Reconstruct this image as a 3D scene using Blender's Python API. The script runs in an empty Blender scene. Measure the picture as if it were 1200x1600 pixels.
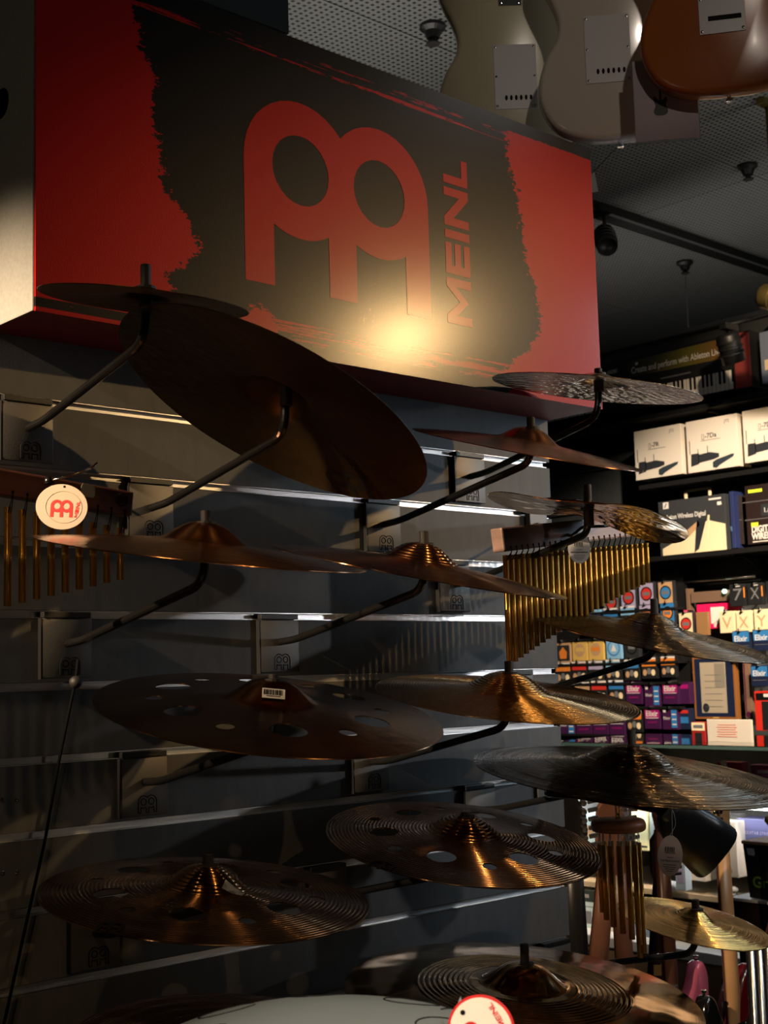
import bpy, bmesh, math, random
from mathutils import Vector, Matrix
import mathutils
random.seed(7)
SC = bpy.context.scene
COL = SC.collection

# ------------------------------------------------------------------ camera
F, HEAD, PITCH, ROLL = 2108.68, 0.828443, 0.118372, -0.0283866
EYE = Vector((0, 0, 1.6))
ca, sa = math.cos(HEAD), math.sin(HEAD)
cb, sb = math.cos(PITCH), math.sin(PITCH)
cc, sc_ = math.cos(ROLL), math.sin(ROLL)
M0 = Matrix(((sa, -ca, 0), (0, 0, -1), (ca, sa, 0)))
P0 = Matrix(((1, 0, 0), (0, cb, sb), (0, -sb, cb)))
R0 = Matrix(((cc, -sc_, 0), (sc_, cc, 0), (0, 0, 1)))
RC = R0 @ P0 @ M0                       # world -> camera (x right, y down, z ahead)
cam_data = bpy.data.cameras.new('camera')
cam = bpy.data.objects.new('camera', cam_data)
COL.objects.link(cam)
cm = Matrix((RC[0], -RC[1], -RC[2])).transposed().to_4x4()
cm.translation = EYE
cam.matrix_world = cm
cam_data.sensor_fit = 'VERTICAL'
cam_data.sensor_height = 24
cam_data.sensor_width = 18
cam_data.lens = F / 1600 * 24
cam_data.clip_start = 0.05
cam_data.dof.use_dof = True
cam_data.dof.focus_distance = 2.1
cam_data.dof.aperture_fstop = 9.0
SC.camera = cam

# ------------------------------------------------------------------ world, exposure
SC.view_settings.view_transform = 'Standard'
SC.view_settings.look = 'None'
SC.view_settings.gamma = 1
SC.view_settings.exposure = 0.0
SC.view_settings.use_curve_mapping = False
world = bpy.data.worlds.new('shop_ambience')
SC.world = world
world.use_nodes = True
world.node_tree.nodes['Background'].inputs[0].default_value = (0.55, 0.75, 1.0, 1)
world.node_tree.nodes['Background'].inputs[1].default_value = 0.006
try:
    SC.cycles.use_denoising = True
    SC.cycles.caustics_reflective = False
    SC.cycles.caustics_refractive = False
    SC.cycles.max_bounces = 6
except Exception:
    pass

WARM = (1.0, 0.62, 0.26)
WARM2 = (1.0, 0.74, 0.47)
COOL = (0.62, 0.82, 1.0)
def spot(name, loc, target, watts, angle, blend, col, rad=0.03):
    l = bpy.data.lights.new(name, 'SPOT'); l.energy = watts; l.color = col
    l.spot_size = math.radians(angle); l.spot_blend = blend; l.shadow_soft_size = rad
    o = bpy.data.objects.new(name, l); COL.objects.link(o)
    o.location = loc
    o.rotation_euler = (Vector(target) - Vector(loc)).to_track_quat('-Z', 'Y').to_euler()
    return o
def area(name, loc, target, watts, sx, sy, col):
    l = bpy.data.lights.new(name, 'AREA'); l.shape = 'RECTANGLE'; l.size = sx; l.size_y = sy
    l.energy = watts; l.color = col
    o = bpy.data.objects.new(name, l); COL.objects.link(o)
    o.location = loc
    o.rotation_euler = (Vector(target) - Vector(loc)).to_track_quat('-Z', 'Y').to_euler()
    return o
# the shop's track spots: one on the sign, one down the sign's end, others along the aisle; added fills are marked
spot('spot_sign', (4.75, -1.85, 3.33), (1.58, 1.6, 2.04), 330, 17, 0.8, WARM, 0.04)
spot('spot_sign_end', (-1.5, 1.685, 2.9), (0.8, 1.685, 1.90), 1150, 17, 1.0, WARM2, 0.02)
spot('spot_aisle_end', (2.9, 0.1, 3.65), (2.2, 1.1, 0.0), 60, 62, 0.6, WARM, 0.03)
spot('spot_aisle_near', (-0.3, 0.5, 3.65), (0.6, 1.1, 0.0), 28, 62, 0.6, WARM, 0.03)
spot('spot_aisle_mid', (1.3, -0.3, 3.65), (1.3, 0.9, 0.0), 50, 62, 0.6, WARM, 0.03)
spot('spot_aisle_back', (0.9, -2.4, 3.65), (1.2, 0.2, 0.6), 35, 60, 0.6, WARM, 0.03)
spot('spot_display', (4.6, -1.3, 2.0), (1.95, 1.5, 1.62), 80, 16, 0.9, (0.95, 0.95, 0.97), 0.05)
spot('added_spot_tags', (1.0, -2.4, 1.72), (1.97, 1.42, 1.60), 95, 11, 0.8, (1.0, 0.90, 0.80), 0.05)  # low lamp added to brighten the chime bar and the tags
spot('added_spot_rack', (1.9, -0.4, 3.65), (3.0, 2.0, 0.55), 75, 24, 0.7, (1.0, 0.84, 0.66), 0.04)  # added to brighten the guitars in the floor rack
spot('added_spot_hanging_guitars', (0.3, -0.9, 3.65), (2.2, 1.62, 2.95), 42, 15, 0.6, (1.0, 0.86, 0.72), 0.05)  # added fill for the backs of the hanging guitars
spot('spot_drum', (-0.7, -0.8, 3.5), (0.79, 0.86, 1.15), 620, 11, 0.7, (1.0, 0.88, 0.72), 0.04)
spot('spot_boxes', (2.9, 1.2, 3.6), (5.2, 2.75, 2.62), 340, 34, 0.7, WARM2, 0.05)
spot('spot_packs', (3.1, 1.4, 3.6), (5.2, 3.6, 1.45), 800, 42, 0.5, (1.0, 0.84, 0.66), 0.05)
spot('spot_frame', (3.4, 0.9, 3.6), (5.2, 3.3, 1.25), 400, 30, 0.5, WARM2, 0.05)
area('added_cool_fill', (3.1, 0.95, 2.2), (2.0, 1.5, 1.5), 6.0, 0.15, 0.9, COOL)  # cool fill added for the wall's right end, no fixture there
area('added_strip_front', (-1.8, 0.3, 1.85), (0.9, 1.5, 1.75), 3.0, 0.07, 1.9, (1.0, 0.80, 0.55))  # tall strip put in to draw bright stripes on the short chimes
area('added_strip_aisle', (3.3, -1.6, 1.85), (1.8, 1.4, 1.6), 1.2, 0.07, 1.9, (1.0, 0.84, 0.62))  # second added strip, for stripes on the long chimes and nearby cymbals
area('added_ambient_fill', (3.6, 0.4, 3.75), (3.6, 0.4, 0), 8, 0.6, 1.2, (0.95, 0.97, 1.0))  # unseen soft source added as ambient light for the room
area('added_uplight', (2.9, 3.2, 2.9), (2.9, 3.2, 5), 7, 0.3, 1.2, (1.0, 0.93, 0.85))  # upward fill added to lighten the ceiling near the sign
area('added_uplight_behind_wall', (5.75, 3.9, 2.7), (5.75, 3.9, 5), 7, 0.3, 2.4, (1.0, 0.93, 0.85))  # hidden source added behind the back wall to lighten the far ceiling
area('added_uplight_far', (4.8, 1.6, 2.6), (4.8, 1.6, 5), 12, 0.3, 1.2, (1.0, 0.93, 0.85))  # another added upward fill, for the dark right part of the ceiling

# ------------------------------------------------------------------ pixel -> world
def ray(px, py):
    return RC.transposed() @ Vector(((px - 600) / F, (py - 800) / F, 1))
def at_y(px, py, Y): d = ray(px, py); return EYE + d * (Y / d.y)
def at_x(px, py, X): d = ray(px, py); return EYE + d * (X / d.x)
def at_z(px, py, Z): d = ray(px, py); return EYE + d * ((Z - 1.6) / d.z)
def at_d(px, py, D): return EYE + ray(px, py) * D
RIGHT = Vector(RC[0])
def s2l(c):
    return tuple((v / 12.92 if v <= 0.04045 else ((v + 0.055) / 1.055) ** 2.4) for v in c)
def rgb(r, g, b): return s2l((r / 255, g / 255, b / 255))

# ------------------------------------------------------------------ materials
MATS = {}
def nodes_of(m): return m.node_tree.nodes, m.node_tree.links
def mat(name, col, rough=0.5, metal=0.0, bump=0.0, bscale=200.0, vary=0.0, vscale=8.0, coat=0.0, trans=0.0, emit=None, estr=0.0, stretch=None, spec=0.5, rvary=0.0):
    if name in MATS: return MATS[name]
    m = bpy.data.materials.new(name); m.use_nodes = True
    N, L = nodes_of(m); b = N['Principled BSDF']
    b.inputs['Base Color'].default_value = (*col, 1)
    b.inputs['Roughness'].default_value = rough
    b.inputs['Metallic'].default_value = metal
    b.inputs['Specular IOR Level'].default_value = spec
    if coat: b.inputs['Coat Weight'].default_value = coat; b.inputs['Coat Roughness'].default_value = 0.08
    if trans: b.inputs['Transmission Weight'].default_value = trans
    if emit: b.inputs['Emission Color'].default_value = (*emit, 1); b.inputs['Emission Strength'].default_value = estr
    if bump or vary or rvary:
        tc = N.new('ShaderNodeTexCoord'); mp = N.new('ShaderNodeMapping')
        L.new(tc.outputs['Object'], mp.inputs[0])
        if stretch: mp.inputs['Scale'].default_value = stretch
    if bump:
        n = N.new('ShaderNodeTexNoise'); n.inputs['Scale'].default_value = bscale; n.inputs['Detail'].default_value = 3
        L.new(mp.outputs[0], n.inputs['Vector'])
        bp = N.new('ShaderNodeBump'); bp.inputs['Strength'].default_value = bump; bp.inputs['Distance'].default_value = 0.002
        L.new(n.outputs['Fac'], bp.inputs['Height']); L.new(bp.outputs[0], b.inputs['Normal'])
    if vary or rvary:
        n2 = N.new('ShaderNodeTexNoise'); n2.inputs['Scale'].default_value = vscale; n2.inputs['Detail'].default_value = 5
        L.new(mp.outputs[0], n2.inputs['Vector'])
    if vary:
        cr = N.new('ShaderNodeValToRGB')
        cr.color_ramp.elements[0].color = (*[c * (1 - vary) for c in col], 1); cr.color_ramp.elements[0].position = 0.3
        cr.color_ramp.elements[1].color = (*[min(1, c * (1 + vary)) for c in col], 1); cr.color_ramp.elements[1].position = 0.7
        L.new(n2.outputs['Fac'], cr.inputs[0]); L.new(cr.outputs[0], b.inputs['Base Color'])
    if rvary:
        mr = N.new('ShaderNodeMapRange'); mr.inputs['To Min'].default_value = max(0.03, rough - rvary); mr.inputs['To Max'].default_value = rough + rvary
        mr.inputs['From Min'].default_value = 0.3; mr.inputs['From Max'].default_value = 0.7
        L.new(n2.outputs['Fac'], mr.inputs['Value']); L.new(mr.outputs[0], b.inputs['Roughness'])
    MATS[name] = m
    return m

def math_node(N, L, op, a, b=None):
    n = N.new('ShaderNodeMath'); n.operation = op
    for i, v in enumerate((a, b)):
        if v is None: continue
        if isinstance(v, (int, float)): n.inputs[i].default_value = v
        else: L.new(v, n.inputs[i])
    return n.outputs[0]

def cymbal_mat(name, col, rough, fine=900.0, fbump=0.15, ham=0.0, hscale=40.0, vary=0.25, aniso=0.6, hstretch=None, groove=None, fdist=0.001):
    """turned bronze: fine lathe rings as relief, optional hammer marks, uneven patina"""
    m = bpy.data.materials.new(name); m.use_nodes = True
    N, L = nodes_of(m); b = N['Principled BSDF']
    b.inputs['Metallic'].default_value = 1.0; b.inputs['Roughness'].default_value = rough
    b.inputs['Anisotropic'].default_value = aniso
    b.inputs['Anisotropic Rotation'].default_value = 0.25
    tg = N.new('ShaderNodeTangent'); tg.direction_type = 'RADIAL'; tg.axis = 'Z'; L.new(tg.outputs[0], b.inputs['Tangent'])
    tc = N.new('ShaderNodeTexCoord'); sp = N.new('ShaderNodeSeparateXYZ'); L.new(tc.outputs['Object'], sp.inputs[0])
    x, y = sp.outputs[0], sp.outputs[1]
    r = math_node(N, L, 'SQRT', math_node(N, L, 'ADD', math_node(N, L, 'MULTIPLY', x, x), math_node(N, L, 'MULTIPLY', y, y)))
    n1 = N.new('ShaderNodeTexNoise'); n1.noise_dimensions = '1D'; n1.inputs['Scale'].default_value = fine; n1.inputs['Detail'].default_value = 2
    L.new(r, n1.inputs['W'])
    bp = N.new('ShaderNodeBump'); bp.inputs['Strength'].default_value = fbump; bp.inputs['Distance'].default_value = fdist
    L.new(n1.outputs['Fac'], bp.inputs['Height'])
    if groove:
        pitch, amp = groove
        gb = N.new('ShaderNodeBump'); gb.inputs['Strength'].default_value = 1.0; gb.inputs['Distance'].default_value = amp
        L.new(math_node(N, L, 'SINE', math_node(N, L, 'MULTIPLY', r, 2 * math.pi / pitch)), gb.inputs['Height'])
        L.new(gb.outputs[0], bp.inputs['Normal'])
    last = bp
    if ham:
        v = N.new('ShaderNodeTexNoise'); v.inputs['Scale'].default_value = hscale; v.inputs['Detail'].default_value = 1
        if hstretch:
            mp = N.new('ShaderNodeMapping'); mp.inputs['Scale'].default_value = hstretch
            L.new(tc.outputs['Object'], mp.inputs[0]); L.new(mp.outputs[0], v.inputs['Vector'])
        else: L.new(tc.outputs['Object'], v.inputs['Vector'])
        b2 = N.new('ShaderNodeBump'); b2.inputs['Strength'].default_value = ham; b2.inputs['Distance'].default_value = 0.006
        L.new(v.outputs['Fac'], b2.inputs['Height']); L.new(bp.outputs[0], b2.inputs['Normal']); last = b2
    L.new(last.outputs[0], b.inputs['Normal'])
    n2 = N.new('ShaderNodeTexNoise'); n2.inputs['Scale'].default_value = 9; n2.inputs['Detail'].default_value = 5
    L.new(tc.outputs['Object'], n2.inputs['Vector'])
    cr = N.new('ShaderNodeValToRGB')
    cr.color_ramp.elements[0].color = (*[c * (1 - vary) for c in col], 1); cr.color_ramp.elements[0].position = 0.3
    cr.color_ramp.elements[1].color = (*[min(1, c * (1 + vary)) for c in col], 1); cr.color_ramp.elements[1].position = 0.7
    L.new(n2.outputs['Fac'], cr.inputs[0]); L.new(cr.outputs[0], b.inputs['Base Color'])
    return m

# ------------------------------------------------------------------ mesh helpers
def link(name, me, m=None, parent=None, smooth=False):
    o = bpy.data.objects.new(name, me); COL.objects.link(o)
    if m: me.materials.append(m)
    if parent: o.parent = parent
    if smooth:
        for p in me.polygons: p.use_smooth = True
    return o
class MB:
    def __init__(s): s.v = []; s.f = []
    def add(s, v, f):
        k = len(s.v); s.v += [tuple(q) for q in v]; s.f += [[i + k for i in q] for q in f]; return s
    def box(s, c, d, M=None, bev=0.0):
        cx, cy, cz = c; hx, hy, hz = d[0] / 2, d[1] / 2, d[2] / 2
        if bev <= 0:
            v = [(cx + i * hx, cy + j * hy, cz + k * hz) for i in (-1, 1) for j in (-1, 1) for k in (-1, 1)]
            f = [(0, 1, 3, 2), (4, 6, 7, 5), (0, 4, 5, 1), (2, 3, 7, 6), (0, 2, 6, 4), (1, 5, 7, 3)]
        else:
            bm = bmesh.new(); bmesh.ops.create_cube(bm, size=1)
            for q in bm.verts: q.co = (q.co.x * d[0] + cx, q.co.y * d[1] + cy, q.co.z * d[2] + cz)
            bmesh.ops.bevel(bm, geom=bm.edges[:], offset=bev, segments=2, affect='EDGES', profile=0.6)
            bm.verts.index_update()
            v = [q.co[:] for q in bm.verts]; f = [[q.index for q in p.verts] for p in bm.faces]; bm.free()
        if M: v = [tuple(M @ Vector(q)) for q in v]
        return s.add(v, f)
    def tube(s, pts, r, n=10, cap=True):
        pts = [Vector(p) for p in pts]; rs = r if isinstance(r, (list, tuple)) else [r] * len(pts)
        t0 = (pts[1] - pts[0]).normalized(); u = t0.orthogonal().normalized(); V = []; Fc = []
        for i, p in enumerate(pts):
            if i == 0: t = t0
            elif i == len(pts) - 1: t = (pts[i] - pts[i - 1]).normalized()
            else: t = ((pts[i + 1] - p).normalized() + (p - pts[i - 1]).normalized()).normalized()
            u = (u - t * u.dot(t)).normalized(); w = t.cross(u)
            for k in range(n):
                a = 2 * math.pi * k / n; V.append(p + (u * math.cos(a) + w * math.sin(a)) * rs[i])
        for i in range(len(pts) - 1):
            for k in range(n):
                a = i * n + k; b = i * n + (k + 1) % n; Fc.append((a, b, b + n, a + n))
        if cap: Fc.append(tuple(range(n))[::-1]); Fc.append(tuple(range((len(pts) - 1) * n, len(pts) * n)))
        return s.add(V, Fc)
    def lathe(s, prof, n=32, M=None, closed=False):
        V = []; Fc = []
        for (r, z) in prof:
            for k in range(n):
                a = 2 * math.pi * k / n; V.append((r * math.cos(a), r * math.sin(a), z))
        m = len(prof)
        for i in range(m if closed else m - 1):
            j = (i + 1) % m
            for k in range(n):
                l = (k + 1) % n; Fc.append((i * n + k, i * n + l, j * n + l, j * n + k))
        if M: V = [tuple(M @ Vector(q)) for q in V]
        return s.add(V, Fc)
    def prism(s, out, z0, z1, M=None, rnd=0.0, holes=None):
        """closed 2-D outline (x, y) raised from z0 to z1, edge rounded by insetting the end layers"""
        n = len(out)
        nor = []
        ar = sum(out[i][0] * out[(i + 1) % n][1] - out[(i + 1) % n][0] * out[i][1] for i in range(n))
        sg = 1 if ar > 0 else -1
        for i in range(n):
            a = Vector(out[i - 1]); b = Vector(out[(i + 1) % n]); t = (b - a).normalized(); nor.append((-t.y * sg, t.x * sg))
        lay = [(z0, 0), (z1, 0)] if rnd <= 0 else [(z0, rnd), (z0 + rnd * 0.3, rnd * 0.3), (z0 + rnd, 0), (z1 - rnd, 0), (z1 - rnd * 0.3, rnd * 0.3), (z1, rnd)]
        V = []; Fc = []
        for z, ins in lay:
            for (x, y), (nx, ny) in zip(out, nor): V.append((x + nx * ins, y + ny * ins, z))
        for i in range(len(lay) - 1):
            for k in range(n):
                l = (k + 1) % n; q = (i * n + k, i * n + l, (i + 1) * n + l, (i + 1) * n + k); Fc.append(q if sg > 0 else q[::-1])
        b0 = tuple(range(n)); t0 = tuple(range((len(lay) - 1) * n, len(lay) * n))
        Fc.append(b0[::-1] if sg > 0 else b0); Fc.append(t0 if sg > 0 else t0[::-1])
        if M: V = [tuple(M @ Vector(q)) for q in V]
        return s.add(V, Fc)
    def mesh(s, name):
        me = bpy.data.meshes.new(name); me.from_pydata(s.v, [], s.f); me.update(); return me
    def obj(s, name, m, parent=None, smooth=False):
        return link(name, s.mesh(name), m, parent, smooth)

def tag(o, label, cat, group=None):
    o['label'] = label; o['category'] = cat
    if group: o['group'] = group
    return o
def empty(name, M, label, cat, group=None):
    o = bpy.data.objects.new(name, None); COL.objects.link(o)
    o.empty_display_size = 0.05
    o.matrix_world = M if isinstance(M, Matrix) else Matrix.Translation(M)
    return tag(o, label, cat, group)
def struct(o): o['kind'] = 'structure'; return o
def frame(o, x, y):
    """matrix with origin o, x axis x, y axis near y"""
    x = Vector(x).normalized(); y = Vector(y); y = (y - x * y.dot(x)).normalized(); z = x.cross(y)
    M = Matrix((x, y, z)).transposed().to_4x4(); M.translation = Vector(o); return M
def text_mesh(s, height, extrude=0.0002, bold=0.0, wide=1.0, align='LEFT', space=1.0):
    cu = bpy.data.curves.new('lettering', 'FONT'); cu.body = s; cu.size = height / 0.69; cu.extrude = extrude
    cu.offset = bold; cu.align_x = align; cu.resolution_u = 3; cu.space_character = space
    o = bpy.data.objects.new('lettering', cu); COL.objects.link(o)
    dg = bpy.context.evaluated_depsgraph_get()
    me = bpy.data.meshes.new_from_object(o.evaluated_get(dg))
    bpy.data.objects.remove(o); bpy.data.curves.remove(cu)
    for v in me.vertices: v.co.x *= wide
    return me
def text(s, height, M, m, parent, name='lettering', **k):
    me = text_mesh(s, height, **k); me.transform(M)
    return link(name, me, m, parent)

def block_mesh(s, cap, extrude=0.0002, st=0.25):
    """broad block capitals, unit cap height"""
    wd = {'M': 1.34, 'E': 0.92, 'I': st, 'N': 1.14, 'L': 0.80}; mb = MB(); x = 0.0
    for ch in s:
        w = wd[ch]; B = lambda x0, y0, x1, y1: mb.prism([(x0, y0), (x1, y0), (x1, y1), (x0, y1)], -extrude / cap, extrude / cap)
        if ch == 'I': B(x, 0, x + st, 1)
        if ch == 'L': B(x, 0, x + st, 1); B(x + st, 0, x + w, st)
        if ch == 'E':
            B(x, 0, x + st, 1)
            for y in (0, 0.5 - st / 2, 1 - st): B(x + st, y, x + w, y + st)
        if ch == 'N': mb.prism([(x, 0), (x + st, 0), (x + st, 0.62), (x + w - st, 0), (x + w, 0), (x + w, 1), (x + w - st, 1), (x + w - st, 0.38), (x + st, 1), (x, 1)], -extrude / cap, extrude / cap)
        if ch == 'M': mb.prism([(x, 0), (x + st, 0), (x + st, 0.60), (x + w / 2, 0.12), (x + w - st, 0.60), (x + w - st, 0), (x + w, 0), (x + w, 1), (x + w - st, 1), (x + w / 2, 0.48), (x + st, 1), (x, 1)], -extrude / cap, extrude / cap)
        x += w + 0.13
    me = mb.mesh('lettering')
    for v in me.vertices: v.co *= cap
    return me
def emblem_loops(seg=14):
    """the shop's double-ring emblem in units of one ring radius (1.0), centred between the rings, feet down"""
    R, r, c, leg, w = 1.0, 0.51, 0.748, -1.75, 0.5
    out = []
    def arc(cx, a0, a1, n=seg):
        for i in range(n + 1):
            a = math.radians(a0 + (a1 - a0) * i / n); out.append((cx + R * math.cos(a), R * math.sin(a)))
    out.append((-c - R, leg))
    top = math.degrees(math.acos(c / R))
    arc(-c, 180, top); arc(c, 180 - top, 0)
    out.append((c + R, leg)); out.append((c + R - w, leg))
    aw = math.degrees(math.acos((R - w) / R)); cw = 0.26
    a2 = math.degrees(math.acos((c - cw) / R))
    arc(c, -aw, -180 + a2)
    out.append((cw, leg)); out.append((-cw, leg))
    arc(-c, -a2, -180 + aw)
    out.append((-c - R + w, leg))
    h = [[(sx * c + r * math.cos(2 * math.pi * i / 24), r * math.sin(2 * math.pi * i / 24)) for i in range(24)] for sx in (-1, 1)]
    return out, h
def emblem_mesh(scale, extrude=0.0002):
    cu = bpy.data.curves.new('emblem', 'CURVE'); cu.dimensions = '2D'; cu.fill_mode = 'BOTH'; cu.extrude = extrude
    out, h = emblem_loops()
    for lp in [out] + h:
        sp = cu.splines.new('POLY'); sp.points.add(len(lp) - 1)
        for p, q in zip(sp.points, lp): p.co = (q[0] * scale, q[1] * scale, 0, 1)
        sp.use_cyclic_u = True
    o = bpy.data.objects.new('emblem', cu); COL.objects.link(o)
    me = bpy.data.meshes.new_from_object(o.evaluated_get(bpy.context.evaluated_depsgraph_get()))
    bpy.data.objects.remove(o); bpy.data.curves.remove(cu)
    return me
def emblem(scale, M, m, parent, name='emblem', extrude=0.0002):
    me = emblem_mesh(scale, extrude); me.transform(M); return link(name, me, m, parent)
def emblem_lines(scale, M, m, parent, r=0.0007, name='engraved_emblem'):
    mb = MB(); out, h = emblem_loops(8)
    for lp in [out] + h:
        pts = [M @ Vector((x * scale, y * scale, 0)) for x, y in lp]; pts.append(pts[0]); mb.tube(pts, r, 5, cap=False)
    return mb.obj(name, m, parent)
def ellipse(a, b, n=40): return [(a * math.cos(2 * math.pi * i / n), b * math.sin(2 * math.pi * i / n)) for i in range(n)]
def catmull(pts, k=5):
    n = len(pts); out = []
    for i in range(n):
        p0, p1, p2, p3 = (Vector(pts[(i + j) % n]) for j in (-1, 0, 1, 2))
        for s in range(k):
            t = s / k
            out.append(tuple(0.5 * ((2 * p1) + (p2 - p0) * t + (2 * p0 - 5 * p1 + 4 * p2 - p3) * t * t + (3 * p1 - p0 - 3 * p2 + p3) * t ** 3)))
    return out
def smooth_path(pts, k=6):
    pts = [Vector(p) for p in pts]; out = []
    for i in range(len(pts) - 1):
        p0 = pts[max(i - 1, 0)]; p1 = pts[i]; p2 = pts[i + 1]; p3 = pts[min(i + 2, len(pts) - 1)]
        for s in range(k):
            t = s / k
            out.append(0.5 * ((2 * p1) + (p2 - p0) * t + (2 * p0 - 5 * p1 + 4 * p2 - p3) * t * t + (3 * p1 - p0 - 3 * p2 + p3) * t ** 3))
    out.append(pts[-1]); return out
def fillet(pts, rad, k=5):
    """polyline with its inner corners rounded"""
    pts = [Vector(p) for p in pts]; out = [pts[0]]
    for i in range(1, len(pts) - 1):
        a, b, c = pts[i - 1], pts[i], pts[i + 1]
        d1 = (a - b); d2 = (c - b); q = min(rad, d1.length * 0.45, d2.length * 0.45)
        s = b + d1.normalized() * q; e = b + d2.normalized() * q
        for j in range(k + 1):
            t = j / k; out.append((1 - t) ** 2 * s + 2 * t * (1 - t) * b + t * t * e)
    out.append(pts[-1]); return out

# ------------------------------------------------------------------ shared materials
m_slat = mat('slat_grey_laminate', rgb(104, 104, 104), 0.6, 0, 0.10, 900, 0.08, 60, stretch=(1, 1, 0.3), spec=0.3)
m_alu = mat('brushed_aluminium', (0.6, 0.6, 0.6), 0.3, 1, 0.1, 300, stretch=(0.05, 1, 1))
m_dark = mat('dark_paint', rgb(30, 31, 33), 0.7, 0, 0.1, 150)
m_black = mat('black_powder_coat', rgb(22, 21, 21), 0.42, 0, 0.1, 900)
m_blackgloss = mat('black_enamel_rod', rgb(16, 15, 15), 0.22, 0, spec=0.6)
m_rubber = mat('black_rubber', rgb(30, 27, 25), 0.6)
m_plate = mat('plate_grey_metal', rgb(96, 92, 87), 0.42, 0.3, 0.12, 700)
m_ink = mat('black_ink', rgb(12, 11, 11), 0.7, spec=0.15)
m_white = mat('white_card', rgb(228, 222, 214), 0.55)
m_red = mat('sign_red_print', rgb(185, 26, 20), 0.42, 0, 0.12, 900, coat=0.34, spec=0.08)
m_red.node_tree.nodes['Principled BSDF'].inputs['Coat Roughness'].default_value = 0.19
m_chrome = mat('chrome', (0.82, 0.82, 0.84), 0.12, 1)
m_gold = mat('gold_anodised_chime', (0.86, 0.50, 0.11), 0.24, 1, 0.04, 60, stretch=(1, 1, 0.05))
_b = m_gold.node_tree.nodes['Principled BSDF']; _b.inputs['Anisotropic'].default_value = 0.95; _b.inputs['Anisotropic Rotation'].default_value = 0.25; _b.inputs['Roughness'].default_value = 0.36
_t = m_gold.node_tree.nodes.new('ShaderNodeTangent'); _t.direction_type = 'RADIAL'; _t.axis = 'Z'; m_gold.node_tree.links.new(_t.outputs[0], _b.inputs['Tangent'])
m_felt = mat('grey_felt', rgb(60, 56, 52), 0.9, 0, 0.3, 400)
m_cord = mat('black_cord', rgb(10, 10, 11), 0.9, spec=0.08)

# ================================================================== THE SETTING
WY = 1.712          # front plane of the slat wall
WX1 = 2.015         # its right end
GZ = [1.9945 - 0.1002 * k for k in range(-7, 20)]     # groove centre heights
def wall():
    body = MB().box((0.95, WY + 0.034, 1.30), (2.12, 0.022, 2.48)).obj('wall_left', m_dark); struct(body)
    g = [z for z in GZ if 0.9 < z < 2.55]
    h = 0.0115 / 2
    zs = sorted(g)
    for a, b in zip([zs[0] - 0.1] + zs, zs + [zs[-1] + 0.1]):
        z0, z1 = a + h, b - h
        if z1 > 2.598: z1 = 2.598
        MB().box((0.955, WY + 0.0115, (z0 + z1) / 2), (2.12, 0.023, z1 - z0), bev=0.0008).obj('slat', m_slat, body)
    MB().box((0.955, WY + 0.0115, 0.4), (2.12, 0.023, 2 * (zs[0] - 0.1 + h - 0.4) - 0.002)).obj('lower_board', m_slat, body)
    for z in zs:
        mb = MB()
        mb.box((0.95, WY + 0.0095, z), (2.11, 0.0015, 0.0115))
        mb.box((0.95, WY + 0.0045, z - h + 0.0008), (2.11, 0.010, 0.0012))
        mb.box((0.95, WY + 0.0045, z + h - 0.0008), (2.11, 0.010, 0.0012))
        mb.obj('metal_insert', m_alu, body)
    for px, py in ((3, 1249), (25, 1249), (3, 1363), (25, 1362)):
        p = at_y(px, py, WY)
        MB().lathe([(0.0001, 0), (0.003, 0), (0.0026, 0.0016), (0.0001, 0.002)], 12, frame(p, (1, 0, 0), (0, 0, 1))).obj('screw', m_chrome, body)
wall()

# dark column and bulkhead rising behind the sign
struct(MB().box((1.0, 1.90, 3.26), (0.84, 0.28, 1.08)).obj('column', mat('column_paint', rgb(38, 39, 40), 0.7)))

CEIL = 3.8
def ceiling():
    m = bpy.data.materials.new('perforated_metal_ceiling'); m.use_nodes = True
    N, L = nodes_of(m); b = N['Principled BSDF']
    tc = N.new('ShaderNodeTexCoord'); sp = N.new('ShaderNodeSeparateXYZ'); L.new(tc.outputs['Object'], sp.inputs[0])
    masks = []
    for i in (0, 1):
        f = math_node(N, L, 'FRACT', math_node(N, L, 'MULTIPLY', sp.outputs[i], 1 / 0.0245))
        masks.append(math_node(N, L, 'LESS_THAN', math_node(N, L, 'ABSOLUTE', math_node(N, L, 'SUBTRACT', f, 0.5)), 0.245))
    hole = math_node(N, L, 'MULTIPLY', masks[0], masks[1])
    mx = N.new('ShaderNodeMix'); mx.data_type = 'RGBA'; L.new(hole, mx.inputs[0])
    mx.inputs[6].default_value = (*rgb(112, 114, 112), 1); mx.inputs[7].default_value = (0.003, 0.003, 0.003, 1)
    L.new(mx.outputs[2], b.inputs['Base Color']); b.inputs['Roughness'].default_value = 0.55
    top = struct(MB().box((3.0, 2.5, CEIL + 0.06), (15, 13, 0.04)).obj('ceiling', m_dark))
    xs = [-4.5 + 1.4 * i for i in range(11)]
    ys = [-4.0 + 1.8 * i for i in range(8)]
    for i in range(10):
        for j in range(7):
            MB().box(((xs[i] + xs[i + 1]) / 2, (ys[j] + ys[j + 1]) / 2, CEIL + 0.008), (1.4 - 0.006, 1.8 - 0.006, 0.016)).obj('ceiling_panel', m, top)
ceiling()
struct(MB().box((3.0, 2.5, -0.03), (15, 13, 0.06)).obj('floor', mat('floor_vinyl', rgb(70, 62, 55), 0.4, 0, 0.1, 40, 0.2, 6)))
struct(MB().box((10.4, 2.5, 1.9), (0.1, 13, 3.8)).obj('wall_rear', m_dark))
struct(MB().box((3.0, 9.0, 1.9), (15, 0.1, 3.8)).obj('wall_far', m_dark))
struct(MB().box((-4.4, 2.5, 1.9), (0.1, 13, 3.8)).obj('wall_front', m_dark))
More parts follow.
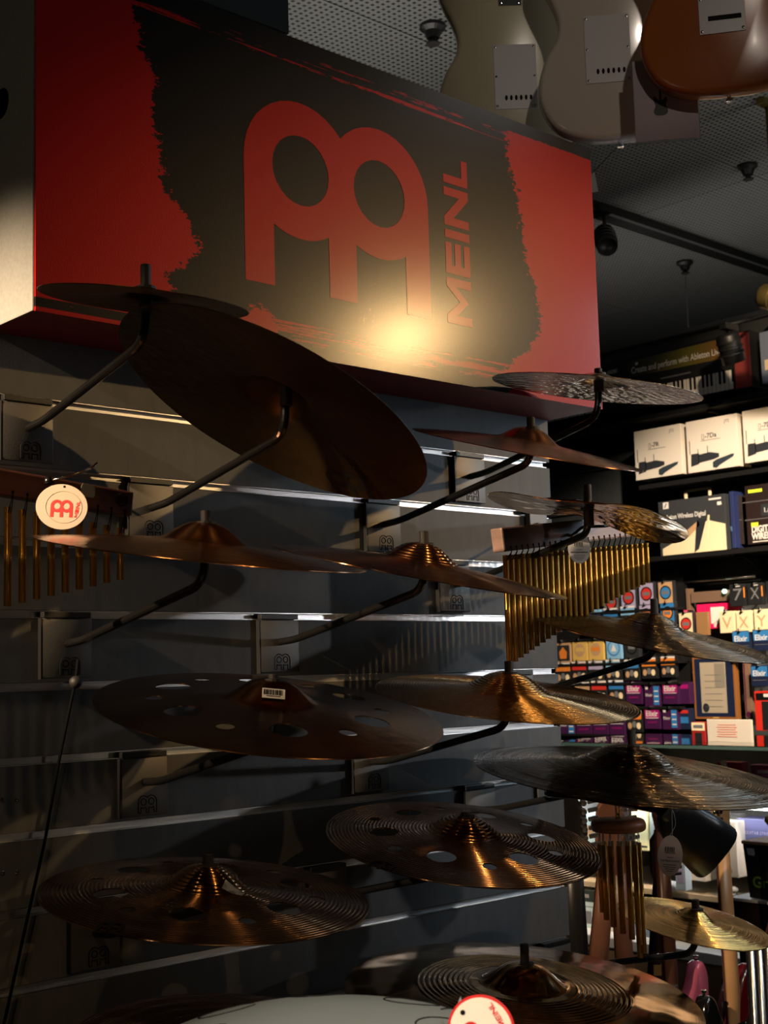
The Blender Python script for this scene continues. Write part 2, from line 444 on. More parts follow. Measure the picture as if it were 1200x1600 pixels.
struct(MB().box((3.0, -4.0, 1.9), (15, 0.1, 3.8)).obj('wall_near', m_dark))
BX = 5.4
def back_wall():
    mb_ = mat('back_slat_dark', rgb(58, 60, 60), 0.6, 0, 0.1, 120)
    body = struct(MB().box((BX + 0.05, 3.2, 1.6), (0.05, 6.2, 3.2)).obj('wall_back', m_dark))
    z = 0.95
    while z < 3.1:
        z1 = min(z + 0.195, 3.17)
        MB().box((BX + 0.0125, 3.2, (z + z1) / 2), (0.025, 6.2, z1 - z), bev=0.001).obj('slat', mb_, body)
        MB().box((BX + 0.018, 3.2, z1 + 0.0045), (0.006, 6.2, 0.010)).obj('metal_insert', m_alu, body)
        z += 0.205
    MB().box((BX - 0.01, 3.2, 3.185), (0.07, 6.2, 0.02)).obj('top_rail', m_alu, body)
back_wall()

# ================================================================== THE SIGN
SX0, SX1, SY, SZ0, SZ1 = 0.836, 2.018, 1.577, 2.085, 2.600
def brush_material():
    """red print with a ragged black brush stroke across the middle; flat artwork on the panel"""
    m = bpy.data.materials.new('printed_sign_face'); m.use_nodes = True
    N, L = nodes_of(m); b = N['Principled BSDF']
    tc = N.new('ShaderNodeTexCoord'); sp = N.new('ShaderNodeSeparateXYZ'); L.new(tc.outputs['Object'], sp.inputs[0])
    x, z = sp.outputs[0], sp.outputs[2]
    def noise(scale, det, sx=1, sz=1, rough=0.6):
        mp = N.new('ShaderNodeMapping'); mp.inputs['Scale'].default_value = (sx, 1, sz); L.new(tc.outputs['Object'], mp.inputs[0])
        n = N.new('ShaderNodeTexNoise'); n.inputs['Scale'].default_value = scale; n.inputs['Detail'].default_value = det; n.inputs['Roughness'].default_value = rough
        L.new(mp.outputs[0], n.inputs['Vector']); return math_node(N, L, 'SUBTRACT', n.outputs['Fac'], 0.5)
    def curve(pts):
        # value (edge x) as a function of height z, both within 0..1.3 metres
        cv = N.new('ShaderNodeFloatCurve'); c = cv.mapping.curves[0]
        cv.mapping.use_clip = False
        while len(c.points) < len(pts): c.points.new(0.5, 0.5)
        for p, (zz, xx) in zip(c.points, pts): p.location = (zz / 0.55, xx / 1.3); p.handle_type = 'VECTOR'
        cv.mapping.update()
        L.new(math_node(N, L, 'DIVIDE', z, 0.55), cv.inputs['Value'])
        return math_node(N, L, 'MULTIPLY', cv.outputs[0], 1.3)
    lx = curve([(0.0, 0.30), (0.05, 0.23), (0.085, 0.205), (0.11, 0.235), (0.135, 0.262), (0.18, 0.235), (0.225, 0.20), (0.30, 0.188), (0.365, 0.185), (0.43, 0.166), (0.478, 0.148), (0.55, 0.14)])
    rx = curve([(0.0, 0.915), (0.04, 0.912), (0.065, 0.935), (0.085, 0.985), (0.147, 1.016), (0.206, 1.0), (0.262, 0.978), (0.345, 0.966), (0.425, 0.952), (0.47, 0.94), (0.55, 0.94)])
    big = noise(22, 6, 1, 0.8, 0.65); fine = noise(95, 4, 0.7, 1.6, 0.7)
    rag = math_node(N, L, 'ADD', math_node(N, L, 'MULTIPLY', big, 0.075), math_node(N, L, 'MULTIPLY', fine, 0.075))
    inl = math_node(N, L, 'GREATER_THAN', math_node(N, L, 'ADD', math_node(N, L, 'SUBTRACT', x, lx), rag), 0)
    inr = math_node(N, L, 'GREATER_THAN', math_node(N, L, 'ADD', math_node(N, L, 'SUBTRACT', rx, x), rag), 0)
    mid = math_node(N, L, 'MULTIPLY', inl, inr)
    # long horizontal bristle streaks along the lower and upper border
    st = noise(160, 4, 0.012, 1.0, 0.7); st2 = noise(40, 5, 0.25, 1.2, 0.7)
    stk = math_node(N, L, 'ADD', math_node(N, L, 'MULTIPLY', st, 1.5), math_node(N, L, 'MULTIPLY', st2, 0.9))
    def band(z0, z1, thr):
        i = math_node(N, L, 'MULTIPLY', math_node(N, L, 'GREATER_THAN', z, z0), math_node(N, L, 'LESS_THAN', z, z1))
        return i, math_node(N, L, 'GREATER_THAN', stk, thr)
    # red streaks inside black near the top and bottom of the stroke
    i1, s1 = band(0.018, 0.052, 0.02); i2, s2 = band(0.468, 0.490, 0.08)
    redst = math_node(N, L, 'MAXIMUM', math_node(N, L, 'MULTIPLY', i1, s1), math_node(N, L, 'MULTIPLY', i2, s2))
    blk = math_node(N, L, 'MULTIPLY', mid, math_node(N, L, 'SUBTRACT', 1.0, redst))
    # red patch low at the left third of the stroke
    dx = math_node(N, L, 'DIVIDE', math_node(N, L, 'SUBTRACT', x, 0.368), 0.034); dz = math_node(N, L, 'DIVIDE', math_node(N, L, 'SUBTRACT', z, 0.030), 0.036)
    pr = math_node(N, L, 'ADD', math_node(N, L, 'ADD', math_node(N, L, 'MULTIPLY', dx, dx), math_node(N, L, 'MULTIPLY', dz, dz)), math_node(N, L, 'MULTIPLY', fine, 3.0))
    blk = math_node(N, L, 'MULTIPLY', blk, math_node(N, L, 'GREATER_THAN', pr, 1.0))
    # black border stripe along the whole upper edge, and a thin one low at the left
    i3 = math_node(N, L, 'GREATER_THAN', math_node(N, L, 'ADD', z, math_node(N, L, 'MULTIPLY', fine, 0.012)), 0.492)
    s3 = math_node(N, L, 'LESS_THAN', stk, 0.30)
    i4a, s4 = band(0.006, 0.019, 0.2)
    i4 = math_node(N, L, 'MULTIPLY', math_node(N, L, 'MULTIPLY', i4a, math_node(N, L, 'SUBTRACT', 1.0, s4)), math_node(N, L, 'LESS_THAN', x, 0.93))
    blk = math_node(N, L, 'MAXIMUM', math_node(N, L, 'MAXIMUM', blk, math_node(N, L, 'MULTIPLY', i3, s3)), i4)
    # worn flecks where the stroke is dry, between the emblem's feet
    fl = noise(120, 3, 1.4, 0.45, 0.75)
    wx = math_node(N, L, 'ABSOLUTE', math_node(N, L, 'SUBTRACT', x, 0.60)); wz = math_node(N, L, 'ABSOLUTE', math_node(N, L, 'SUBTRACT', z, 0.075))
    near = math_node(N, L, 'ADD', math_node(N, L, 'MULTIPLY', wx, 1.0), math_node(N, L, 'MULTIPLY', wz, 1.3))
    fleck = math_node(N, L, 'GREATER_THAN', fl, math_node(N, L, 'ADD', 0.10, math_node(N, L, 'MULTIPLY', near, 1.2)))
    mx = N.new('ShaderNodeMix'); mx.data_type = 'RGBA'; L.new(blk, mx.inputs[0])
    mx.inputs[6].default_value = (*rgb(192, 26, 22), 1); mx.inputs[7].default_value = (*rgb(26, 22, 21), 1)
    m2 = N.new('ShaderNodeMix'); m2.data_type = 'RGBA'; L.new(math_node(N, L, 'MULTIPLY', fleck, blk), m2.inputs[0])
    L.new(mx.outputs[2], m2.inputs[6]); m2.inputs[7].default_value = (*rgb(120, 92, 60), 1)
    L.new(m2.outputs[2], b.inputs['Base Color'])
    b.inputs['Roughness'].default_value = 0.42; b.inputs['Specular IOR Level'].default_value = 0.08
    b.inputs['Coat Weight'].default_value = 0.34; b.inputs['Coat Roughness'].default_value = 0.19
    n = N.new('ShaderNodeTexNoise'); n.inputs['Scale'].default_value = 420; L.new(tc.outputs['Object'], n.inputs['Vector'])
    bp = N.new('ShaderNodeBump'); bp.inputs['Strength'].default_value = 0.35; bp.inputs['Distance'].default_value = 0.001
    L.new(n.outputs['Fac'], bp.inputs['Height']); L.new(bp.outputs[0], b.inputs['Normal'])
    return m
def sign():
    W, H, D = SX1 - SX0, SZ1 - SZ0, WY - SY
    t = empty('shop_sign', (SX0, SY, SZ0), 'red and black box sign with double-ring emblem on the grey slat wall', 'sign')
    fp = MB().box((W / 2, 0.002, H / 2), (W, 0.004, H)).obj('front_panel', brush_material(), t)
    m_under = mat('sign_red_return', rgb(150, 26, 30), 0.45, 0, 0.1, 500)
    MB().box((W / 2, 0.004 + (D - 0.004) / 2, 0.002), (W, D - 0.004, 0.004)).obj('bottom_panel', m_under, t)
    MB().box((W / 2, 0.004 + (D - 0.004) / 2, H - 0.002), (W, D - 0.004, 0.004)).obj('top_panel', m_dark, t)
    sp = MB().box((-0.0005, D / 2 + 0.002, H / 2), (0.005, D - 0.002, H), bev=0.002).obj('side_panel', mat('sign_side_grey', rgb(150, 148, 143), 0.6, 0, 0.2, 700, 0.08, 200), t)
    sp['label'] = 'plain grey end panel of the box sign'
    MB().box((W - 0.002, D / 2 + 0.002, H / 2), (0.004, D - 0.008, H - 0.008)).obj('side_panel', m_under, t)
    MB().lathe([(0.0001, 0), (0.022, 0), (0.022, 0.0015), (0.0001, 0.0015)], 28, frame((-0.003, 0.094, 0.315), (0, 0, 1), (0, 1, 0)) @ Matrix.Rotation(math.pi, 4, 'X')).obj('cable_cover', mat('cover_brown', rgb(90, 70, 60), 0.5), sp)
    me = m_red
    fr = frame((0.5375, -0.0003, 0.298), (1, 0, 0), (0, 0, 1))
    emblem(0.111, fr, me, fp)
    tm = block_mesh('MEINL', 0.060)
    x0 = min(v.co.x for v in tm.vertices); x1 = max(v.co.x for v in tm.vertices)
    for v in tm.vertices: v.co.x = (v.co.x - x0) * 0.297 / (x1 - x0)
    tm.transform(frame((0.831, -0.0003, 0.105), (0, 0, 1), (-1, 0, 0))); link('lettering', tm, me, fp)
sign()

# ================================================================== CYMBALS AND THEIR HOOKS
def hub_profile(r, rb, hb, ho, rho):
    t = min(1.0, rho / rb)
    bell = hb * (0.5 - 0.5 * math.cos(math.pi * t ** 1.5))
    q = rho / r
    return -bell - ho * (0.45 * q + 0.55 * q * q)
class Prof:
    def __init__(s, r, bell=0.29, hs=0.19, ridge=0.0, nr=45, zone=(0, 1), hbf=0.55, flat=0.0):
        s.r, s.rb, s.hb, s.ho = r, bell * r, hs * r * hbf, hs * r * (1 - hbf)
        s.ridge, s.nr, s.zone = ridge, nr, zone
    def z(s, rho):
        z = hub_profile(s.r, s.rb, s.hb, s.ho, rho)
        if s.ridge and s.zone[0] * s.r <= rho <= s.zone[1] * s.r: z += s.ridge * math.sin(2 * math.pi * rho / s.r * s.nr)
        return z
def cymbal_geo(P, seg=120, thick=0.0013, deform=None):
    r0 = 0.0075
    nt = max(60, P.nr * 4) if P.ridge else 44
    rs = [r0 + (P.r - r0) * i / nt for i in range(nt + 1)]
    prof = [(q, P.z(q)) for q in rs]
    prof += [(P.r + 0.0004, P.z(P.r) - thick * 0.5)]
    S = Prof(P.r, 1, 1); S.r, S.rb, S.hb, S.ho, S.ridge = P.r, P.rb, P.hb, P.ho, 0
    prof += [(q, S.z(q) - thick - (P.ridge or 0)) for q in reversed([r0 + (P.r - r0) * i / 40 for i in range(41)])]
    mb = MB().lathe(prof, seg, closed=True)
    if deform: mb.v = [(x, y, z + deform(x, y)) for x, y, z in mb.v]
    mb.f = [q[::-1] for q in mb.f] if False else mb.f
    return mb
def fix_normals(me):
    bm = bmesh.new(); bm.from_mesh(me); bmesh.ops.recalc_face_normals(bm, faces=bm.faces[:]); bm.to_mesh(me); bm.free()
def basis(hub, tx, ty, spin=0.0):
    n = Vector((tx, ty, 1)).normalized()
    x = Vector((1, 0, 0)); x = (x - n * x.dot(n)).normalized(); y = n.cross(x)
    M = Matrix((x, y, n)).transposed().to_4x4(); M.translation = Vector(hub)
    return M @ Matrix.Rotation(spin, 4, 'Z')
def cut_holes(o, holes):
    """round openings cut right through the bronze"""
    mb = MB()
    for (x, y, r) in holes: mb.lathe([(0.0001, -0.2), (r, -0.2), (r, 0.2), (0.0001, 0.2)], 28, Matrix.Translation((x, y, 0)))
    c = mb.obj('cutter', None); fix_normals(c.data)
    md = o.modifiers.new('holes', 'BOOLEAN'); md.object = c; md.operation = 'DIFFERENCE'; md.solver = 'EXACT'
    me = bpy.data.meshes.new_from_object(o.evaluated_get(bpy.context.evaluated_depsgraph_get()))
    o.modifiers.clear(); old = o.data; o.data = me
    bpy.data.objects.remove(c); bpy.data.meshes.remove(old)
def plane_hit(px, py, M, dz=0.0):
    """where the line of sight through a pixel meets the disc's plane, in the disc's own coordinates"""
    Mi = M.inverted(); o = Mi @ EYE; d = Mi.to_3x3() @ ray(px, py)
    t = (dz - o.z) / d.z; return o + d * t
def conform(me, P, sgn, M2, off=0.0006):
    """lay a flat print (already scaled) onto the curved surface: sgn +1 top, -1 underside"""
    bm = bmesh.new(); bm.from_mesh(me)
    bmesh.ops.triangulate(bm, faces=bm.faces[:])
    for _ in range(2):
        long = [e for e in bm.edges if e.calc_length() > 0.006]
        if long: bmesh.ops.subdivide_edges(bm, edges=long, cuts=1)
    bm.to_mesh(me); bm.free()
    for v in me.vertices:
        q = M2 @ v.co; rho = math.hypot(q.x, q.y)
        v.co = (q.x, q.y, hub_profile(P.r, P.rb, P.hb, P.ho, rho) + (off if sgn > 0 else -0.0013 - off - P.ridge * 2))
CYM = 'cymbals on the slat wall'
def cymbal(hub, tilt, P, m, label, spin=0.0, holes=None, deform=None, seg=120, name='cymbal', thick=0.0013):
    me = cymbal_geo(P, seg, thick, deform).mesh(name); fix_normals(me)
    o = link(name, me, m)
    if holes: cut_holes(o, holes)
    for p in o.data.polygons: p.use_smooth = True
    try: o.data.set_sharp_from_angle(angle=math.radians(50))
    except Exception: pass
    o.matrix_world = basis(hub, tilt[0], tilt[1], spin)
    tag(o, label, 'cymbal', CYM)
    return o
HOLD = 'cymbal hooks on the slat wall'
def holder(x, gz, hub, label, yb=None, plate=True, top=None, sleeve=True, light=False):
    yp = hub[1]; zr = gz - 0.041; zt = top or (zr + 0.145)
    t = empty('cymbal_hook', (x, WY, zr), label, 'hook', HOLD)
    I = Vector((x, WY, zr))
    L = lambda p: Vector(p) - I
    if plate:
        pl = MB().box(L((x, WY - 0.0075, gz - 0.0475)), (0.078, 0.003, 0.083), bev=0.0012)
        pl.box(L((x - 0.0385, WY - 0.0045, gz - 0.0475)), (0.0025, 0.006, 0.081))
        pl.box(L((x + 0.0385, WY - 0.0045, gz - 0.0475)), (0.0025, 0.006, 0.081))
        pl = pl.obj('mounting_plate', m_plate, t)
        MB().box(L((x, WY - 0.001, gz - 0.001)), (0.074, 0.019, 0.0085), bev=0.001).obj('hook_lip', m_black, pl)
        MB().box(L((x - 0.0402, WY - 0.0052, gz - 0.048)), (0.0014, 0.0085, 0.084)).obj('shade_strip', m_black, pl)  # black strip standing in for the shadow gap at the plate's side
        emblem_lines(0.0088, frame(L((x + 0.004, WY - 0.0092, gz - 0.069)), (1, 0, 0), (0, 0, 1)), m_ink, pl)
    pts = [L((x, WY - 0.009, zr)), L((x, WY - 0.05, zr + 0.003)), L((x, yp + 0.005, zr + 0.062)), L((x, yp, hub[2] - 0.012))]
    path = [pts[0]] + fillet(pts, 0.035, 6)[1:]
    MB().tube(path, 0.0058, 12).obj('arm', m_blackgloss, t, smooth=False)
    for p in t.children[-1].data.polygons: p.use_smooth = len(p.vertices) == 4
    hz = hub[2]
    mb = MB().lathe([(0.0001, hz - 0.032), (0.0085, hz - 0.032), (0.0085, hz - 0.006), (0.013, hz - 0.005), (0.013, hz - 0.0005), (0.0066, hz), (0.0066, zt - 0.001), (0.0060, zt), (0.0001, zt)], 16, Matrix.Translation(L((x, yp, 0))))
    s = mb.obj('sleeve', m_rubber, t)
    return t

B_brown = cymbal_mat('bronze_dark_brown', (0.20, 0.10, 0.045), 0.24, aniso=0.7, fbump=0.04, ham=0.08, hscale=45)
B_brownring = cymbal_mat('bronze_brown_turned', (0.38, 0.19, 0.085), 0.17, fbump=0.0, aniso=0.85, groove=(0.0052, 0.0007))
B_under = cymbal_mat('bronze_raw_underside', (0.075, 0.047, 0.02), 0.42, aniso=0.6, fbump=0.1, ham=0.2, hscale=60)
B_red = cymbal_mat('bronze_reddish', (0.42, 0.20, 0.10), 0.24, aniso=0.8, fbump=0.06, ham=0.15, hscale=50)
B_redring = cymbal_mat('bronze_reddish_turned', (0.46, 0.22, 0.10), 0.18, aniso=0.8, fbump=0.02, groove=(0.0058, 0.0006))
B_dark = cymbal_mat('bronze_blackened', (0.12, 0.09, 0.06), 0.15, aniso=0.85, fbump=1.0, fine=330, fdist=0.004, ham=0.25, hscale=60)
B_gold = cymbal_mat('brass_gold', (0.80, 0.52, 0.17), 0.18, aniso=0.85, fbump=0.8, fine=500, fdist=0.002)
B_goldham = cymbal_mat('bronze_gold_hammered', (0.44, 0.25, 0.09), 0.24, aniso=0.8, fbump=0.02, ham=0.10, hscale=120, groove=(0.0043, 0.0009))
B_silver = cymbal_mat('bronze_pale_hammered', (0.55, 0.45, 0.34), 0.20, aniso=0.3, ham=0.7, hscale=70)
B_poly = cymbal_mat('bronze_polished', (0.60, 0.36, 0.16), 0.10, ham=0.3, hscale=14, fbump=0.03, aniso=0.5)
B_wave = cymbal_mat('bronze_crinkled', (0.58, 0.38, 0.18), 0.10, ham=0.55, hscale=20, hstretch=(1, 1.4, 1), fbump=0.0, aniso=0.0)

g = {k: 1.9945 - 0.1002 * (k - 1) for k in range(1, 12)}
def ring(n, rad, r, a0=0.0): return [(rad * math.cos(a0 + 2 * math.pi * i / n), rad * math.sin(a0 + 2 * math.pi * i / n), r) for i in range(n)]
def cymbals():
    # 1 small splash high at the left, seen from below
    h = (0.892, 1.399, 2.085)
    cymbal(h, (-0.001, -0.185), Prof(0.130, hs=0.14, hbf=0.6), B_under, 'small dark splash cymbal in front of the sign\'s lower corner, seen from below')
    holder(0.892, g[1], h, 'hook whose bright-edged rod carries the small dark splash cymbal', top=2.113)
    # 2 big ride tilted so that its underside shows
    h = (1.093, 1.3765, 1.985); P = Prof(0.2223, bell=0.27)
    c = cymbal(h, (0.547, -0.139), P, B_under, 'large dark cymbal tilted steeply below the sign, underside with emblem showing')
    M = c.matrix_world
    o1 = plane_hit(513, 742, M, -0.035); o2 = plane_hit(572, 752, M, -0.035)
    me = emblem_mesh(1.0, 0); d = (o2 - o1); d.z = 0
    up = plane_hit(545, 718, M, -0.035) - plane_hit(548, 755, M, -0.035); up.z = 0
    up = up - d.normalized() * up.dot(d.normalized())
    S = Matrix.Scale(d.length / 3.5, 4)
    conform(me, P, -1, frame((o1 + o2) / 2, d, up) @ S); link('emblem_print', me, m_ink, c)
    o3 = plane_hit(578, 757, M, -0.035); me = block_mesh('MEINL', d.length * 0.19, 0.00001)
    conform(me, P, -1, frame(o3 + d * 0.14, up, -d)); link('lettering', me, m_ink, c)
    q = plane_hit(412, 586, M, -0.02); e2 = plane_hit(426, 589, M, -0.02) - plane_hit(398, 584, M, -0.02); e2.z = 0
    me = MB().box((0, 0, 0), (0.022, 0.018, 0.0003)).mesh('price_sticker'); conform(me, P, -1, frame((q.x, q.y, 0), e2, (-e2.y, e2.x, 0)), 0.0005); link('price_sticker', me, m_white, c)
    holder(1.093, g[2], h, 'hook holding the large steeply tilted cymbal under the sign', top=2.0)
    # 3
    h = (0.953, 1.3634, 1.7904)
    cymbal(h, (0.0205, -0.182), Prof(0.2034), B_red, 'thin cymbal seen edge-on in front of the short gold chimes')
    holder(0.953, g[4], h, 'hook with a gleaming rod below the edge-on cymbal by the gold chimes', top=1.804)
    # 4
    h = (1.33, 1.367, 1.781)
    cymbal(h, (0.0708, -0.232), Prof(0.2114, ridge=0.0002, nr=36), B_redring, 'copper-toned cymbal with a ringed bell, edge-on with a glowing right tip')
    holder(1.33, g[4], h, 'hook below the copper-toned cymbal with the glowing tip')
    # 5
    h = (1.562, 1.3607, 1.9705)
    cymbal(h, (0.003, -0.312), Prof(0.1808), B_red, 'reddish thin cymbal edge-on just below the sign\'s right end')
    holder(1.562, g[2], h, 'hook whose plate sits beside the tip of the large tilted cymbal', top=1.986)
    # 6
    h = (1.781, 1.3973, 2.091)
    cymbal(h, (0.033, -0.176), Prof(0.1763, hs=0.15), B_silver, 'pale hammered cymbal seen from below at the sign\'s right end')
    holder(1.781, g[1], h, 'hook with its plate on the lit wall carrying the pale hammered cymbal', top=2.099)
    # 7 bent stack of two
    h = (1.730, 1.391, 1.862)
    view = Vector((0.69, 0.72, 0)); rt = Vector((0.72, -0.69, 0))
    def bend(kl, kr, drop, droop):
        def f(x, y):
            u = (x * rt.x + y * rt.y); v = -(x * view.x + y * view.y)
            s = kl * max(0, -u / 0.16) + kr * max(0, u / 0.16)
            return s * v - droop * max(0, u) ** 2 - drop * max(0, -u) ** 2 + 0.004 * math.sin(28 * u + 1) * (abs(v) / 0.15)
        return f
    cymbal(h, (0.074, -0.168), Prof(0.165, bell=0.2, hs=0.06), B_wave, 'lower wavy bent cymbal of the stacked pair, broad rippled golden lobe', deform=bend(0.06, 0.15, -0.2, 0.8))
    cymbal((1.730, 1.391, 1.872), (0.025, -0.218), Prof(0.118, bell=0.25, hs=0.05), B_wave, 'smaller upper cymbal of the bent stacked pair', deform=bend(0.0, 0.0, 0.1, 0.3))
    holder(1.730, g[3], (1.730, 1.391, 1.860), 'hook carrying the bent stacked cymbal pair above the long chimes', top=1.897)
    # 8
    h = (1.8931, 1.3897, 1.6871)
    cymbal(h, (0.031, -0.2606), Prof(0.2026, ridge=0.00012, nr=34, bell=0.33), B_dark, 'blackened cymbal before the string packs with bright turned lines')
    holder(1.8933, g[5], h, 'hook arm crossing the string packs below the blackened cymbal', top=1.712)
    # 9 wide dark one with holes
    h = (1.078, 1.3954, 1.5966); P = Prof(0.2258)
    a0 = math.radians(-58)
    c = cymbal(h, (-0.023, -0.237), P, B_brown, 'wide dark brown cymbal with round holes and a barcode sticker', holes=ring(6, 0.138, 0.0235, a0) + ring(6, 0.150, 0.0115, a0 + math.pi / 6), seg=144)
    M = c.matrix_world
    q = plane_hit(430, 1092, M, -0.008); q = Vector((q.x, q.y, 0)).normalized(); rho = 0.040
    zf = lambda a: hub_profile(P.r, P.rb, P.hb, P.ho, a)
    sl = (zf(rho + 0.008) - zf(rho - 0.008)) / 0.016
    up = (-q - Vector((0, 0, sl))).normalized(); across = Vector((-q.y, q.x, 0))
    fr = frame(q * rho + Vector((0, 0, zf(rho))), across, up); fr = fr @ Matrix.Translation((0, 0, 0.0022))
    st = MB().box((0, 0, 0), (0.029, 0.0165, 0.0004), fr).obj('barcode_sticker', m_white, c)
    x = -0.0125; mb = MB(); rr = random.Random(3)
    while x < 0.012:
        w = rr.choice((0.0006, 0.0009, 0.0013)); mb.box((x, 0.0018, 0.0004), (w, 0.009, 0.0003), fr); x += w + rr.choice((0.0006, 0.001))
    mb.box((0, -0.0048, 0.0004), (0.018, 0.0012, 0.0003), fr)
    mb.obj('bars', m_ink, st)
    holder(1.078, g[6], h, 'hook under the wide dark cymbal with the barcode sticker', top=1.602)
    # 10 golden
    h = (1.518, 1.3863, 1.5953)
    cymbal(h, (-0.0189, -0.186), Prof(0.199, ridge=0.00016, nr=46, bell=0.34), B_goldham, 'golden brown cymbal covered in fine concentric grooves', seg=160)
    holder(1.518, g[6], h, 'hook below the golden grooved cymbal', top=1.612)
    # 11 big black with large bell
    h = (1.776, 1.3612, 1.4737)
    cymbal(h, (0.010, -0.156), Prof(0.2522, bell=0.37, ridge=0.0001, nr=60, zone=(0.38, 1)), B_dark, 'largest blackened cymbal with a high broad bell, in front of the counter')
    holder(1.776, g[7], h, 'hook arm below the largest blackened cymbal with the broad bell', top=1.497)
    # 12 holes, second
    h = (1.4192, 1.3913, 1.393); P = Prof(0.1995, ridge=0.00012, nr=40)
    a0 = math.radians(-30)
    c = cymbal(h, (-0.0254, -0.2144), P, B_brownring, 'brown cymbal with holes beside the hanging tube chime', holes=ring(6, 0.118, 0.0205, a0) + ring(6, 0.135, 0.010, a0 + math.pi / 6), seg=144)
    q = plane_hit(600, 1344, c.matrix_world, -0.03); q2 = plane_hit(630, 1352, c.matrix_world, -0.03); d = q2 - q; d.z = 0
    me = emblem_mesh(d.length / 3.0, 0); conform(me, P, 1, frame((q.x, q.y, 0), d, (-d.y, d.x, 0)), 0.0006); link('emblem_print', me, m_ink, c)
    holder(1.4192, g[8], h, 'hook under the brown holed cymbal beside the tube chime', top=1.397)
    # 13 holes, third
    h = (0.997, 1.4305, 1.3681); P = Prof(0.2053, ridge=0.00022, nr=40)
    a0 = math.radians(-75)
    c = cymbal(h, (0.0146, -0.135), P, B_brownring, 'brown ringed cymbal with holes and a small white price sticker, low on the wall', holes=ring(6, 0.122, 0.0215, a0) + ring(6, 0.140, 0.0105, a0 + math.pi / 6), seg=144)
    q = plane_hit(175, 1437, c.matrix_world, -0.03); q2 = plane_hit(205, 1440, c.matrix_world, -0.03); d = q2 - q; d.z = 0
    me = emblem_mesh(d.length / 2.6, 0); conform(me, P, 1, frame((q.x, q.y, 0), d, (-d.y, d.x, 0)), 0.0008); link('emblem_print', me, m_ink, c)
    q = plane_hit(366, 1377, c.matrix_world, -0.01)
    me = MB().box((0, 0, 0), (0.014, 0.026, 0.0003)).mesh('price_sticker'); conform(me, P, 1, frame((q.x, q.y, 0), (0.8, 0.6, 0), (-0.6, 0.8, 0)), 0.0006); link('price_sticker', me, m_white, c)
    holder(0.997, g[8], h, 'hook under the brown ringed cymbal with the white price sticker', top=1.381)
    # 14 small gold
    h = (1.9669, 1.3906, 1.1885)
    cymbal(h, (0.0664, -0.2273), Prof(0.1295, ridge=0.00005, nr=30), B_gold, 'small shiny golden splash cymbal below the tube chime')
    holder(1.9669, g[10], h, 'hook carrying the small golden splash cymbal', top=1.203)
    # 15 big polished with deep grooves
    h = (1.5305, 1.3884, 1.1693); P = Prof(0.2631, bell=0.26, ridge=0.0009, nr=34, zone=(0.30, 0.60))
    cymbal(h, (0.008, -0.137), P, B_poly, 'large polished cymbal with deep grooves around its bell, nearest the guitars', seg=160)
    holder(1.5305, g[10], h, 'hook post through the large polished grooved cymbal', top=1.196)
    # 16 partly below the frame
    h = (0.997, 1.3904, 1.188); P = Prof(0.1972, ridge=0.00009, nr=44)
    cymbal(h, (0.004, -0.146), P, B_brownring, 'dim brown cymbal behind the grey steel drum, mostly hidden', seg=96)
    holder(0.997, g[10], h, 'hook hidden under the dim brown cymbal behind the grey drum', top=1.203)
cymbals()

# ================================================================== BAR CHIMES, TAGS, CORD
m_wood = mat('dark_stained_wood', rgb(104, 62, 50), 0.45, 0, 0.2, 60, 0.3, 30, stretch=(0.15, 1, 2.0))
m_wood2 = mat('pale_greyed_wood', rgb(150, 120, 110), 0.35, 0, 0.2, 60, 0.18, 30, stretch=(0.15, 1, 2.0))
m_cream = mat('cream_tag_card', rgb(238, 222, 200), 0.55)
m_tagred = mat('tag_red_ink', rgb(206, 34, 28), 0.5)
def tube_chime_mesh(r=0.0048):
    mb = MB()
    mb.lathe([(r, 0), (r, -1), (r * 0.72, -1), (r * 0.72, 0)], 14, closed=True)
    return mb.mesh('chime')
def bar_chimes(p0, p1, bh, bd, pts, label, wood, tilt_label, em=None, cordlen=0.022, grp='gold bar chimes'):
    """p0/p1: lower front corners of the bar; pts: list of (fraction along, tube top drop, tube length)"""
    p0 = Vector(p0); p1 = Vector(p1); x = (p1 - p0).normalized(); z = Vector((0, 0, 1)); y = z.cross(x).normalized(); z = x.cross(y)
    M = Matrix((x, y, z)).transposed().to_4x4(); M.translation = p0
    t = empty('bar_chimes', M, label, 'chimes', grp)
    Lb = (p1 - p0).length
    wb = MB().box((Lb / 2, bd / 2, bh / 2), (Lb, bd, bh), bev=0.003).obj('wooden_bar', wood, t)
    R3 = M.to_3x3().inverted(); down = R3 @ Vector((0, 0, -1))
    cm_ = tube_chime_mesh()
    for fr_, drop, ln in pts:
        a = Vector((Lb * fr_, bd * 0.5, 0))
        c = link('chime', cm_, m_gold, t, True)
        top = a + down * drop
        Mz = Matrix.Translation(top) @ R3.to_4x4() @ Matrix.Diagonal((1, 1, ln, 1)); c.matrix_local = Mz
        k = MB()
        k.lathe([(0.0001, -0.0006), (0.0019, -0.0006), (0.0019, 0.0006), (0.0001, 0.0006)], 8, frame(a + Vector((0, -bd * 0.5, bh * 0.16)), (1, 0, 0), (0, 0, 1)))
        f0 = a + Vector((0, -bd * 0.5 - 0.0008, bh * 0.16))
        k.tube([f0, a + Vector((0.0006, -bd * 0.5 - 0.0008, -0.002)), top + down * 0.008 + Vector((0.002, -0.0045, 0))], 0.0006, 5)
        k.tube([f0, a + Vector((-0.0006, -bd * 0.5 - 0.0008, -0.002)), top + down * 0.008 + Vector((-0.002, -0.0045, 0))], 0.0006, 5)
        k.obj('cord', m_cord, t)
    return t, wb, Lb
